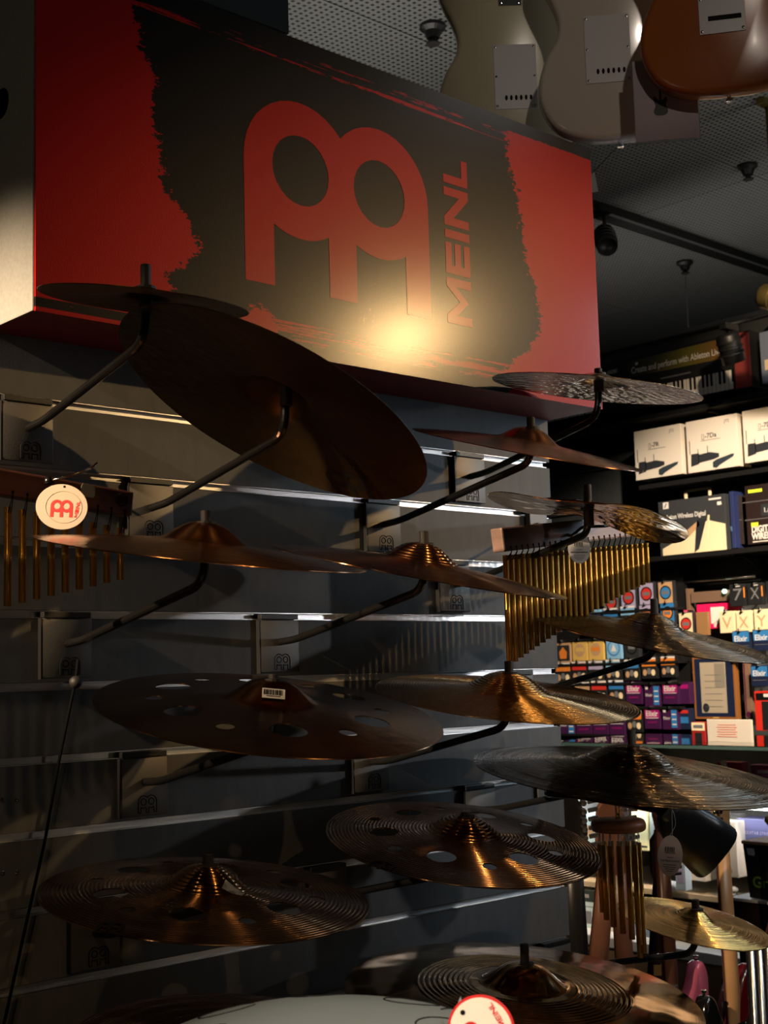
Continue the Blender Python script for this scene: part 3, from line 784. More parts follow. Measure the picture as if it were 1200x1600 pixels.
def left_chimes():
    Y = 1.56
    a = at_y(-120, 752, Y); b = at_y(207, 806, Y)
    n = 16; pts = []
    L = (b - a).length
    for i in range(n):
        px = 195 - 21.0 * i - 0.12 * i * i
        top = at_y(px, 825 - 4.0 * i, Y + 0.012); bot = at_y(px, 906 + 5.0 * i + 0.25 * max(0, i - 5) ** 1.5, Y + 0.012)
        q = at_y(px, 815, Y); fr_ = (q.x - a.x) / (b.x - a.x)
        base = a.z + (b.z - a.z) * fr_
        pts.append((fr_, base - top.z, top.z - bot.z))
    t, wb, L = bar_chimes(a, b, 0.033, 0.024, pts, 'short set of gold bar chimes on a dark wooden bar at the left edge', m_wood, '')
    e = emblem_lines(0.0036, frame((L - 0.018, -0.0005, 0.021), (1, 0, 0), (0, 0, 1)), m_ink, wb, 0.0005, 'burnt_emblem')
    MB().tube([Vector((L - 0.018 + 0.0085 * math.cos(k * 0.3142), -0.0005, 0.0195 + 0.0085 * math.sin(k * 0.3142))) for k in range(21)], 0.0005, 5, cap=False).obj('emblem_ring', m_ink, wb)
    MB().prism([(-0.0105, 0.004), (-0.0085, 0.0085), (0.0085, 0.0085), (0.0105, 0.004), (0.0105, -0.005), (0.0085, -0.0085), (-0.0085, -0.0085), (-0.0105, -0.004)], 0, 0.0003, frame((L - 0.070, -0.0004, 0.0235), (1, 0, 0), (0, 0, 1))).obj('price_sticker', mat('grey_sticker', rgb(170, 168, 164), 0.6), wb)
    # chrome wire hook the bar hangs from
    h = empty('wire_hook', at_y(120, 742, WY - 0.02), 'chrome wire hook above the dark wooden chime bar', 'hook')
    q = h.location
    P = [Vector(v) - Vector(q) for v in (at_y(138, 758, WY - 0.004), at_y(75, 752, 1.545), at_y(103, 745, 1.53), at_y(140, 733, 1.53), at_y(152, 723, 1.53))]
    MB().tube([P[1], P[2], P[3], P[4]], 0.0016, 8).obj('wire', m_chrome, h, True)
    MB().tube([P[0], P[1]], 0.0022, 8).obj('arm', m_black, h, True)
    MB().lathe([(0.0001, -0.004), (0.0045, -0.004), (0.005, 0), (0.0045, 0.005), (0.0001, 0.005)], 12, Matrix.Translation(P[1])).obj('end_cap', m_blackgloss, h, True)
    # round tag
    c = at_y(96.5, 792, 1.525); nrm = (EYE - c).normalized(); xx = RIGHT.copy(); 
    M = frame(c, Matrix.Rotation(math.radians(-8), 3, nrm) @ xx, (0, 0, 1))
    R = 40.5 * (RC @ (c - EYE)).z / F
    t = tag(MB().prism(ellipse(R, R * 0.88, 48), -0.0006, 0.0006, rnd=0.0002).obj('hang_tag', mat('greyed_cream_card', rgb(180, 162, 142), 0.55)), 'round cream tag with red emblem hanging before the short gold chimes', 'tag', 'product tags'); t.matrix_world = M
    MB().lathe([(R * 0.685, 0), (R * 0.70, 0.0006), (R * 0.715, 0)], 48, Matrix.Translation((R * 0.08, 0, 0.0006)) @ Matrix.Diagonal((1, 0.88, 1, 1))).obj('embossed_ring', mat('greyed_cream_card', rgb(196, 178, 158), 0.55), t)
    Rr = Matrix.Rotation(math.radians(-2), 4, 'Z')
    emblem(R * 0.245, Matrix.Translation((0.0, 0.001, 0.0008)) @ Matrix.Rotation(math.radians(6), 4, 'Z'), m_tagred, t)
    me = block_mesh('MEINL', R * 0.13, 0.0002); me.transform(Matrix.Translation((R * 0.66, -R * 0.34, 0.0008)) @ Matrix.Rotation(math.radians(88), 4, 'Z')); link('lettering', me, m_tagred, t)
    MB().lathe([(0.0001, 0), (0.0016, 0), (0.0016, 0.0002), (0.0001, 0.0002)], 12, Matrix.Translation((-R * 0.02, R * 0.79, 0.0007))).obj('eyelet', m_ink, t)
left_chimes()
def right_chimes():
    Y = 1.50
    a = at_y(788, 862, Y); b = at_y(1022, 834, Y); n = 27; pts = []
    L = (b - a).length
    for i in range(n):
        px = 798 + 8.95 * i - 0.018 * i * i
        if i > 18: px = 798 + 8.95 * i - 0.018 * i * i
        ty = 868 - 0.72 * i; by = 1040 - 6.3 * i + 0.05 * i * i
        top = at_y(px, ty, Y + 0.012); bot = at_y(px, by, Y + 0.012)
        q = at_y(px, 850, Y); fr_ = (q.x - a.x) / (b.x - a.x); base = a.z + (b.z - a.z) * fr_
        pts.append((fr_, base - top.z, top.z - bot.z))
    t, wb, L = bar_chimes(a, b, 0.040, 0.026, pts, 'long set of gold bar chimes on a pale wooden bar past the wall\'s end', m_wood2, '')
    h = empty('wire_hook', at_y(838, 816, WY - 0.01), 'black wire hook at the wall\'s end holding the long chimes', 'hook')
    q = Vector(h.location)
    P = [Vector(v) - q for v in (at_y(838, 818, WY - 0.008), at_y(893, 838, 1.478), at_y(910, 823, 1.474), at_y(950, 822, 1.474), at_y(966, 812, 1.474))]
    pl = MB().box((0, 0, 0), (0.05, 0.012, 0.03), bev=0.001).obj('mounting_plate', m_plate, h)
    MB().box((0, 0.006, 0.020), (0.05, 0.018, 0.0085)).obj('hook_lip', m_black, pl)
    MB().tube(fillet(P, 0.01, 4), 0.0028, 8).obj('arm', m_blackgloss, h, True)
    c = at_y(905, 857, 1.462); M = frame(c, RIGHT, (0, 0, 1)); D = (RC @ (c - EYE)).z / F
    t = tag(MB().prism(ellipse(17.5 * D, 23.5 * D, 40), -0.0005, 0.0005, rnd=0.0002).obj('hang_tag', m_white), 'oval white barcode tag hanging on the long gold chimes', 'tag', 'product tags'); t.matrix_world = M
    tag_print(t, 17.5 * D, 23.5 * D)
def tag_print(t, a, b):
    mb = MB(); rr = random.Random(5); x = -0.4 * a
    while x < 0.4 * a:
        w = rr.choice((0.03, 0.05, 0.07)) * a; mb.box((x, 0.30 * b, 0.0007), (w, 0.26 * b, 0.0002)); x += w + 0.05 * a
    mb.box((0, 0.13 * b, 0.0007), (0.8 * a, 0.03 * b, 0.0002))
    mb.obj('barcode', m_ink, t)
    mb = MB()
    for k, (y, w) in enumerate(((-0.08, 0.5), (-0.45, 1.1), (-0.56, 1.0), (-0.66, 0.8), (-0.76, 0.5))): mb.box((0, y * b, 0.0007), (w * a, 0.035 * b, 0.0002))
    mb.obj('printed_lines', mat('grey_ink', rgb(110, 104, 100), 0.6), t)
    me = text_mesh('meinlpercussion', b * 0.13, 0.0001, 0.0, 1.0, 'CENTER'); w = max(v.co.x for v in me.vertices) * 2
    for v in me.vertices: v.co.x *= 1.5 * a / w
    me.transform(Matrix.Translation((0, -0.30 * b, 0.0007))); link('lettering', me, m_ink, t)
right_chimes()
def cord():
    pts = [at_y(122, 1030, WY - 0.014), at_y(118, 1066, WY - 0.014), at_y(112, 1092, WY - 0.012), at_y(92, 1190, WY - 0.010), at_y(71, 1310, WY - 0.010), at_y(45, 1425, WY - 0.010), at_y(8, 1592, WY - 0.010), at_y(-20, 1700, WY - 0.010)]
    q = pts[1]
    t = empty('security_cord', q, 'thin black cord with a round bead running down the slats', 'cord')
    MB().tube([p - q for p in pts], 0.0022, 8).obj('cable', m_cord, t, True)
    MB().lathe([(0.0001, -0.009)] + [(0.009 * math.sin(a * 0.3142), -0.009 * math.cos(a * 0.3142)) for a in range(1, 10)] + [(0.0001, 0.009)], 16).obj('bead', m_rubber, t, True)
cord()

# ================================================================== TUBE CHIME AND COWBELL ON THE LOW ARM
def low_arm():
    Y = 1.40
    w = Vector((1.985, WY, 1.36)); q = w
    a = at_y(893, 1243, Y); b = at_y(1012, 1262, Y); e = at_y(1040, 1268, Y)
    t = empty('percussion_holder', q, 'black rod below the largest blackened cymbal, carrying tube chime and cowbell', 'holder')
    path = [w - q, Vector((w.x, Y + 0.06, a.z)) - q, a - q, b - q, e - q]
    path = [Vector((w.x - 0.02, WY - 0.006, a.z + 0.002)) - q, Vector((a.x, Y + 0.05, a.z)) - q, a - q + Vector((0.01, 0, 0)), e - q]
    MB().tube(fillet(path, 0.03, 5), 0.0058, 12).obj('rod', mat('satin_rod', rgb(60, 60, 60), 0.18, 0.9), t, True)
    MB().box(path[0] + Vector((0, 0.001, -0.01)), (0.06, 0.004, 0.07), bev=0.001).obj('mounting_plate', m_plate, t)
    # hanging tube chime
    c = at_y(966, 1290, Y); D = (RC @ (c - EYE)).z / F; r = 42.5 * D
    t = empty('hanging_tube_chime', c, 'hanging chime of gold tubes under a round wooden disc', 'chime')
    MB().lathe([(0.0001, 0.011)] + [(r - 0.008 + 0.008 * math.sin(math.radians(k)), 0.003 + 0.008 * math.cos(math.radians(k))) for k in range(0, 91, 18)] + [(r, -0.003)] + [(r - 0.006 + 0.006 * math.cos(math.radians(k)), -0.003 - 0.006 * math.sin(math.radians(k))) for k in range(0, 91, 18)] + [(0.0001, -0.009)], 40).obj('wooden_disc', mat('chime_disc_wood', rgb(148, 92, 64), 0.4, 0, 0.2, 60, 0.25, 20, stretch=(0.2, 2, 1)), t, True)
    top = b.z - c.z
    ey = MB()
    zz = a.z + (b.z - a.z) * 0.6 - c.z
    ey.tube([Vector((0.0045 * math.cos(k), 0, (zz + 0.022) / 2 + ((zz + 0.012) - 0.010) / 2 * math.sin(k))) for k in [i * 2 * math.pi / 16 for i in range(17)]], 0.0014, 6, cap=False)
    ey.lathe([(0.0001, 0.020), (0.003, 0.018), (0.0045, 0.011), (0.0001, 0.011)], 12)
    ey.obj('eye_hook', mat('brass_hook', (0.75, 0.5, 0.18), 0.2, 1), t, True)
    base = 1290
    n = 14
    cmh = tube_chime_mesh(0.0047)
    for i in range(n):
        ang = 2 * math.pi * i / n + 0.2; rad = r * 0.72
        pos = Vector((rad * math.cos(ang), rad * math.sin(ang), -0.028))
        ln = 0.060 + 0.0095 * ((i * 1.0) % n)
        ch = link('chime', cmh, m_gold, t, True); ch.matrix_local = Matrix.Translation(pos) @ Matrix.Diagonal((1, 1, ln, 1))
        MB().tube([pos + Vector((0.002, 0, -0.004)), pos + Vector((0.001, 0, 0.020))], 0.0005, 5).tube([pos + Vector((-0.002, 0, -0.004)), pos + Vector((-0.001, 0, 0.020))], 0.0005, 5).obj('cord', mat('clear_line', rgb(200, 200, 195), 0.3), t)
    # cowbell
    D2 = (RC @ (e - EYE)).z / F
    h0 = at_y(1046, 1272, Y - 0.01); h1 = at_y(1112, 1327, Y - 0.02)
    ax = (h1 - h0); Lc = ax.length; ax.normalize()
    M = frame(h0, ax, Matrix.Rotation(math.radians(90), 3, ax) @ (EYE - h0).normalized().cross(ax).cross(ax) if False else ax.cross((EYE - h0).normalized()))
    t = empty('cowbell', M, 'large black cowbell clamped at the end of the low rod', 'cowbell')
    V = []; N_ = 28; secs = [(-0.012, 0.018, 0.010), (0.0, 0.030, 0.014), (0.03, 0.040, 0.019), (Lc * 0.55, 0.047, 0.026), (Lc, 0.053, 0.034)]
    mb = MB(); ring_ = []
    def sec(x, a, b): return [Vector((x, math.copysign(abs(math.cos(k)) ** 0.6, math.cos(k)) * a, math.copysign(abs(math.sin(k)) ** 0.6, math.sin(k)) * b)) for k in [2 * math.pi * i / N_ for i in range(N_)]]
    S = [sec(*q_) for q_ in secs] + [sec(Lc, 0.0505, 0.0315)] + [sec(x, a - 0.0025, b - 0.0025) for x, a, b in secs[:0:-1]]
    V = [v for s_ in S for v in s_]; Fc = []
    for i in range(len(S) - 1):
        for k in range(N_): l = (k + 1) % N_; Fc.append((i * N_ + k, i * N_ + l, (i + 1) * N_ + l, (i + 1) * N_ + k))
    Fc.append(tuple(range(N_))); Fc.append(tuple(range((len(S) - 1) * N_, len(S) * N_)))
    mb.add(V, Fc); bell = mb.obj('body', mat('cowbell_black', rgb(24, 26, 30), 0.33, 0.2, 0.1, 600), t, True); fix_normals(bell.data)
    ml = MB()
    for i, (dx, dy) in enumerate(((0.0, -0.012), (0.0, -0.004), (0.0, 0.004), (0.0, 0.012))): ml.box((Lc * 0.72, dy + 0.012, 0.0325), (0.008, 0.0011, 0.0004))
    ml.obj('stamped_marks', mat('silver_print', rgb(150, 152, 155), 0.4), t)
    dsk = MB().prism(ellipse(0.030, 0.017, 30), 0, 0.0006, frame((Lc + 0.0005, 0.008, 0.0), (0, 1, 0), (0, 0, 1))).obj('mouth_label', mat('label_beige', rgb(190, 172, 150), 0.5), t)
    emblem(0.0075, frame((Lc + 0.0013, 0.008, 0.004), (0, 1, 0), (0, 0, 1)), m_ink, dsk)
    MB().box((-0.006, 0, 0), (0.03, 0.03, 0.026), bev=0.006).obj('clamp', m_black, t)
    MB().lathe([(0.0001, 0), (0.006, 0), (0.006, 0.03), (0.010, 0.03), (0.010, 0.04), (0.0001, 0.04)], 12, frame((-0.006, 0.012, 0), (1, 0, 0), (0, 0, 1))).obj('clamp_screw', m_blackgloss, t)
    c = at_y(1047, 1337, Y - 0.05); M = frame(c, RIGHT, (0, 0, 1)); D = (RC @ (c - EYE)).z / F
    tg = tag(MB().prism(ellipse(19.5 * D, 31 * D, 40), -0.0005, 0.0005, rnd=0.0002).obj('hang_tag', mat('pinkish_card', rgb(232, 205, 192), 0.55)), 'oval pinkish barcode tag hanging from the black cowbell', 'tag', 'product tags')
    tg.matrix_world = M @ Matrix.Rotation(math.radians(-4), 4, 'Z'); tag_print(tg, 19.5 * D, 31 * D)
    MB().tube(smooth_path([Vector((-0.003, 29 * D, 0.0008)), Vector((0.004, 50 * D, 0.012)), Vector((-0.004, 72 * D, 0.020)), Vector((0.0, 40 * D, 0.008)), Vector((0.002, 28 * D, 0.0008))]), 0.0005, 5).obj('string', mat('clear_line', rgb(200, 200, 195), 0.3), tg)
low_arm()

# ================================================================== GREY STEEL DRUM AND ITS TAG IN FRONT
def steel_drum():
    Dp = 1.20
    c = at_d(505, 1680, Dp); R = 0.185
    ztop = at_d(505, 1562, Dp).z
    c.z = at_d(505, 1562, Dp + 0.05).z - 0.052
    m = mat('grey_steel_satin', rgb(112, 119, 119), 0.42, 0.15, 0.05, 300, rvary=0.06)
    t = empty('steel_drum', c, 'grey steel tongue drum with a domed top at the bottom edge', 'drum')
    n = Vector((EYE.x - c.x, EYE.y - c.y, 0)).normalized()
    prof = [(0.0001, 0.052)] + [(R * math.sin(math.radians(a)), 0.052 - 0.052 * (1 - math.cos(math.radians(a))) * 1.05) for a in range(8, 81, 8)] + [(R, 0.0), (R + 0.004, -0.004), (R, -0.008)]
    MB().lathe(prof, 64).obj('upper_shell', m, t, True)
    MB().lathe([(R, -0.008), (R * 0.97, -0.03), (R * 0.8, -0.065), (R * 0.45, -0.085), (0.0001, -0.09)], 64).obj('lower_shell', m, t, True)
    for k in range(7):
        a = 2 * math.pi * k / 7 + 0.9; p = Vector((R * 0.6 * math.cos(a), R * 0.6 * math.sin(a), 0.0)); zz = 0.052 - 0.052 * (1 - math.cos(math.asin(0.6))) * 1.05
        MB().tube([Vector((p.x + 0.030 * math.cos(u), p.y + 0.022 * math.sin(u), 0.052 - 0.052 * (1 - math.cos(math.asin(min(0.99, math.hypot(p.x + 0.030 * math.cos(u), p.y + 0.022 * math.sin(u)) / R)))) * 1.05)) for u in [i * 0.3 for i in range(19)]], 0.0009, 5, cap=False).obj('tongue_slot', m_ink, t)
    # stand under it
    s = empty('drum_stand', (c.x, c.y, 0), 'black tripod stand under the grey steel drum', 'stand')
    MB().lathe([(0.0001, c.z - 0.088), (0.05, c.z - 0.087), (0.05, c.z - 0.1), (0.016, c.z - 0.11), (0.016, 0.3), (0.0001, 0.3)], 20).obj('pole', m_black, s, True)
    for k in range(3):
        a = 2 * math.pi * k / 3; MB().tube([Vector((0, 0, 0.42)), Vector((0.3 * math.cos(a), 0.3 * math.sin(a), 0.012))], 0.011, 8).obj('leg', m_black, s, True)
    # round red-edged tag
    ct = at_d(752, 1609, 1.13); D = 1.13 / F; r = 53 * D
    M = frame(ct, RIGHT, (0, 0, 1)) @ Matrix.Rotation(math.radians(-12), 4, 'Y')
    tg = tag(MB().prism(ellipse(r, r, 48), -0.0006, 0.0006, rnd=0.0002).obj('hang_tag', m_tagred), 'round cream tag with a red rim at the bottom beside the grey drum', 'tag', 'product tags'); tg.matrix_world = M
    MB().prism(ellipse(r * 0.925, r * 0.925, 48), 0.0006, 0.0009).obj('cream_face', m_cream, tg)
    emblem(r * 0.25, Matrix.Translation((-r * 0.06, -r * 0.02, 0.0010)) @ Matrix.Rotation(math.radians(-38), 4, 'Z') @ Matrix.Translation((0, -r * 0.15, 0)), m_tagred, tg)
    me = block_mesh('MEINL', r * 0.16, 0.0002, 0.2); me.transform(Matrix.Rotation(math.radians(12), 4, 'Z') @ Matrix.Translation((r * 0.77, 0, 0.0010)) @ Matrix.Rotation(math.radians(112), 4, 'Z') @ Matrix.Translation((0, 0, 0))); link('lettering', me, m_tagred, tg)
    MB().lathe([(0.0001, 0), (0.0022, 0), (0.0022, 0.0003), (0.0001, 0.0003)], 14, Matrix.Translation((-r * 0.54, r * 0.47, 0.0009))).obj('eyelet', m_ink, tg)
    MB().prism([(-r * 0.75, r * 0.62), (-r * 0.62, r * 0.9), (-r * 0.60, r * 0.80), (-r * 0.70, r * 0.5)], -0.003, -0.0022).obj('clear_tie', mat('clear_plastic', (0.9, 0.9, 0.9), 0.08, 0, trans=0.7), tg)
    MB().tube(smooth_path([Vector((-r * 0.54, r * 0.47, 0.001)), Vector((-r * 1.0, r * 0.4, -0.02)), Vector((-r * 1.5, r * 0.1, -0.05))]), 0.0006, 5).obj('string', m_cord, tg)
steel_drum()

# ================================================================== CEILING FITTINGS
def fittings():
    Zt = CEIL - 0.03
    a = at_z(930, 328, Zt); b = at_z(1205, 421, Zt)
    d = (b - a).normalized(); a = a - d * 2.2; b = b + d * 1.5
    t = empty('lighting_track', (a + b) / 2, 'black lighting track along the perforated ceiling', 'track')
    q = (a + b) / 2
    M = frame((0, 0, 0), d, Vector((0, 0, 1)).cross(d)); Ln = (b - a).length
    MB().box((0, 0, 0), (Ln, 0.075, 0.05), M).obj('rail', m_black, t)
    MB().box((0, -0.0385, -0.02), (Ln, 0.003, 0.012), M).obj('rail_edge', m_alu, t)
    def head(p, aim, label, ln=0.14, r=0.045, hang=None, m=m_black):
        p = Vector(p); t = empty('track_spotlight', p, label, 'spotlight', 'black track spotlights')
        ax = (Vector(aim) - p).normalized(); M = frame((0, 0, 0), ax.orthogonal(), ax.cross(ax.orthogonal()))
        zz = M.to_3x3() @ Vector((0, 0, 1))
        if zz.dot(ax) < 0: M = M @ Matrix.Rotation(math.pi, 4, 'X')
        MB().lathe([(0.0001, -ln / 2), (r * 0.8, -ln / 2), (r, -ln / 2 + 0.012), (r, ln / 2), (r - 0.004, ln / 2), (r - 0.006, ln / 2 - 0.03), (0.0001, ln / 2 - 0.03)], 28, M).obj('lamp_can', m, t, True)
        up = (hang if hang is not None else Zt) - p.z
        MB().tube([Vector((0, 0, 0.01)), Vector((0, 0, up))], 0.009, 8).obj('stem', m, t, True)
        MB().box((0, 0, up - 0.012), (0.10, 0.035, 0.03), bev=0.003).obj('adapter', m, t)
        for i, z in enumerate((-0.2, 0.0, 0.2)):
            MB().lathe([(r, z * ln - 0.004), (r + 0.004, z * ln - 0.003), (r + 0.004, z * ln + 0.003), (r, z * ln + 0.004)], 28, M).obj('cooling_fin', m, t)
    s1 = at_z(946, 374, Zt - 0.16)
    head(s1, s1 + Vector((-0.25, -0.25, -0.35)), 'black track spotlight peeking out beside the sign\'s upper right corner', 0.15, 0.05)
    s2 = at_x(1141, 543, 4.9); head(s2, s2 + Vector((0.35, 0.02, -0.8)), 'black spotlight hanging before the keyboard box', 0.13, 0.05, hang=s2.z + 0.10)
    q0 = bpy.data.objects['track_spotlight.001']; MB().tube([Vector((0, 0, 0.10)), Vector((BX - 0.02 - s2.x, 0, 3.18 - s2.z))], 0.008, 8).obj('wall_arm', m_black, q0, True)
    s3 = at_x(1218, 466, 4.6); head(s3, s3 + Vector((0.1, -0.8, -0.25)), 'bronze spotlight cut off by the right picture edge', 0.16, 0.05, hang=CEIL, m=mat('bronze_can', rgb(120, 105, 60), 0.3, 0.8))
    for px, py, lab in ((676, 45, 'dark sprinkler in the ceiling next to the cream guitar'), (1168, 262, 'dark sprinkler in the ceiling below the amber guitar'), (1070, 412, 'dark sprinkler in the ceiling above the keyboard box, with a thin drop wire')):
        p = at_z(px, py, CEIL - 0.012); s = empty('sprinkler', p, lab, 'sprinkler', 'ceiling sprinklers')
        MB().lathe([(0.0001, 0.012), (0.045, 0.012), (0.045, 0), (0.03, -0.012), (0.022, -0.035), (0.0001, -0.035)], 20).obj('cup', m_black, s)
        MB().lathe([(0.0001, -0.035), (0.012, -0.036), (0.012, -0.05), (0.024, -0.052), (0.024, -0.056), (0.0001, -0.056)], 14).obj('deflector', m_rubber, s)
    p = at_z(1071, 415, CEIL - 0.07)
    MB().tube([Vector((0, 0, 0)), Vector((0, 0, -0.75))], 0.0022, 6).obj('drop_wire', mat('grey_wire', rgb(90, 90, 90), 0.5), s)
    s.children[-1].location = (0, 0, -0.055)
fittings()

# ================================================================== GUITARS
STRAT = [(0, 0), (.07, .004), (.13, .03), (.16, .08), (.164, .13), (.148, .185), (.125, .225), (.119, .26), (.128, .30), (.148, .345), (.160, .385), (.152, .43), (.128, .452), (.102, .435), (.075, .398), (.045, .378), (.028, .374),
         (-.03, .374), (-.052, .384), (-.085, .425), (-.112, .475), (-.142, .484), (-.164, .445), (-.160, .38), (-.138, .315), (-.122, .26), (-.130, .21), (-.150, .17), (-.164, .12), (-.158, .07), (-.125, .025), (-.07, .004)]
m_maple = mat('maple_neck', rgb(168, 128, 88), 0.35, 0, 0.08, 60, 0.12, 12, stretch=(1, 1, 0.1))
m_rose = mat('dark_rosewood', rgb(60, 34, 30), 0.4)
def guitar(M, m_body, label, neck_m=None, plate=None, horn_flip=False, head_m=None, grp='electric guitars', name='electric_guitar', scale=1.0):
    """local frame: x across, y up the neck, z out of the back (towards the viewer)"""
    t = empty(name, M, label, 'guitar', grp)
    fl = -1 if horn_flip else 1
    out = [(x * fl * scale, y * scale) for x, y in catmull(STRAT, 4)]
    th = 0.044
    bd = MB().prism(out, -th, 0, rnd=0.011).obj('body', m_body, t, True)
    try: bd.data.set_sharp_from_angle(angle=math.radians(60))
    except Exception: pass
    nk = neck_m or m_maple
    secs = []
    for y, w in ((0.34, 0.028), (0.40, 0.027), (0.46, 0.0265), (0.60, 0.0245), (0.86, 0.0205)): secs.append((y, w))
    V = []; Fc = []; n = 12
    for y, w in secs:
        for k in range(n):
            a = math.pi * k / (n - 1); V.append((w * math.cos(a), y, -0.024 + 0.021 * math.sin(a) * (1 if y > 0.41 else 0.6)))
    for i in range(len(secs) - 1):
        for k in range(n - 1): a = i * n + k; Fc.append((a, a + 1, a + n + 1, a + n))
        Fc.append((i * n + n - 1, i * n, (i + 1) * n, (i + 1) * n + n - 1))
    Fc.append(tuple(range(n))); Fc.append(tuple(range((len(secs) - 1) * n, len(secs) * n)))
    nm = MB().add(V, Fc).obj('neck', nk, t, True); fix_normals(nm.data)
    MB().prism([(-0.0275, 0.36), (0.0275, 0.36), (0.021, 0.86), (-0.021, 0.86)], -0.031, -0.024).obj('fretboard', m_rose, t)
    hd = MB().prism([(x * fl, y) for x, y in [(-0.020, 0.855), (0.020, 0.855), (0.034, 0.90), (0.040, 1.0), (0.020, 1.035), (-0.005, 1.03), (-0.032, 0.97), (-0.034, 0.92), (-0.024, 0.89)]], -0.027, -0.012, rnd=0.002).obj('headstock', head_m or nk, t)
    for i in range(6):
        y = 0.895 + 0.021 * i; x = (-0.040 - 0.0) * fl if True else 0
        MB().lathe([(0.0001, 0), (0.0065, 0), (0.0065, 0.010), (0.0001, 0.011)], 10, Matrix.Translation((-0.024 * fl, y, -0.012))).box((-0.045 * fl, y, -0.006), (0.022, 0.009, 0.006), bev=0.0015).obj('tuning_peg', m_chrome, hd)
    np_ = MB().box((0, 0.366, 0.001), (0.051, 0.063, 0.002), bev=0.0008).obj('neck_plate', m_chrome, t)
    for sx in (-1, 1):
        for sy in (-1, 1): MB().lathe([(0.0001, 0), (0.004, 0), (0.003, 0.0016), (0.0001, 0.002)], 8, Matrix.Translation((sx * 0.019, 0.366 + sy * 0.025, 0.002))).obj('screw', m_chrome, np_)
    if plate:
        pm, px_, py_, W, H, slots = plate
        pl = MB().box((px_, py_, 0.001), (W, H, 0.002), bev=0.0006).obj('back_plate', pm, t)
        for sx, sy in ((-1, 1), (1, 1), (-1, -1), (1, -1), (-1, 0), (1, 0)):
            MB().lathe([(0.0001, 0), (0.0034, 0), (0.0026, 0.0016), (0.0001, 0.002)], 8, Matrix.Translation((px_ + sx * (W / 2 - 0.005), py_ + sy * (H / 2 - 0.006), 0.002))).obj('screw', m_chrome, pl)
        if slots == 6:
            for i in range(6): MB().prism(ellipse(0.003, 0.0062, 12), 0.002, 0.0024, Matrix.Translation((px_ - 0.026 + i * 0.0108 + 0.004, py_ - H * 0.33, 0))).obj('string_slot', m_ink, pl)
        elif slots == 1:
            MB().box((px_ + 0.005, py_ - H * 0.28, 0.0022), (W * 0.72, 0.010, 0.0006), bev=0.0003).obj('string_slot', m_ink, pl)
    sb = [((0, -0.0), (0, -1))]
    MB().lathe([(0.0001, 0), (0.004, 0), (0.004, 0.006), (0.0075, 0.010), (0.0075, 0.014), (0.0001, 0.015)], 12, frame((0, 0.001, -th / 2), (1, 0, 0), (0, 0, 1))).obj('strap_button', m_chrome, t)
    hx = min(out, key=lambda p: -p[1])
    MB().lathe([(0.0001, 0), (0.004, 0), (0.004, 0.006), (0.0075, 0.010), (0.0075, 0.014), (0.0001, 0.015)], 12, frame((hx[0], hx[1] - 0.001, -th / 2), (1, 0, 0), (0, 0, -1))).obj('strap_button', m_chrome, t)
    return t
m_vint = mat('vintage_white_lacquer', rgb(196, 186, 156), 0.22, coat=0.6)
m_wht = mat('white_lacquer', rgb(206, 194, 180), 0.18, coat=0.6)
m_amber = mat('amber_lacquer', rgb(150, 82, 34), 0.25, 0, 0, vary=0.15, vscale=3, coat=0.25)
m_plw = mat('white_plastic_plate', rgb(196, 192, 192), 0.4)
m_plm = mat('dull_metal_plate', rgb(150, 146, 146), 0.4, 0.3)
def hang(px, py, dep, yaw=0.0, lean=0.0):
    """back of the body faces the camera; origin at the foot of the body"""
    o = at_d(px, py, dep)
    z = (EYE - o); z.z = 0; z = Matrix.Rotation(math.radians(yaw), 3, 'Z') @ z.normalized()
    x = Vector((0, 0, 1)).cross(z)
    x = Matrix.Rotation(math.radians(lean), 3, z) @ x
    y = z.cross(x); M = Matrix((x, y, z)).transposed().to_4x4(); M.translation = o; return M
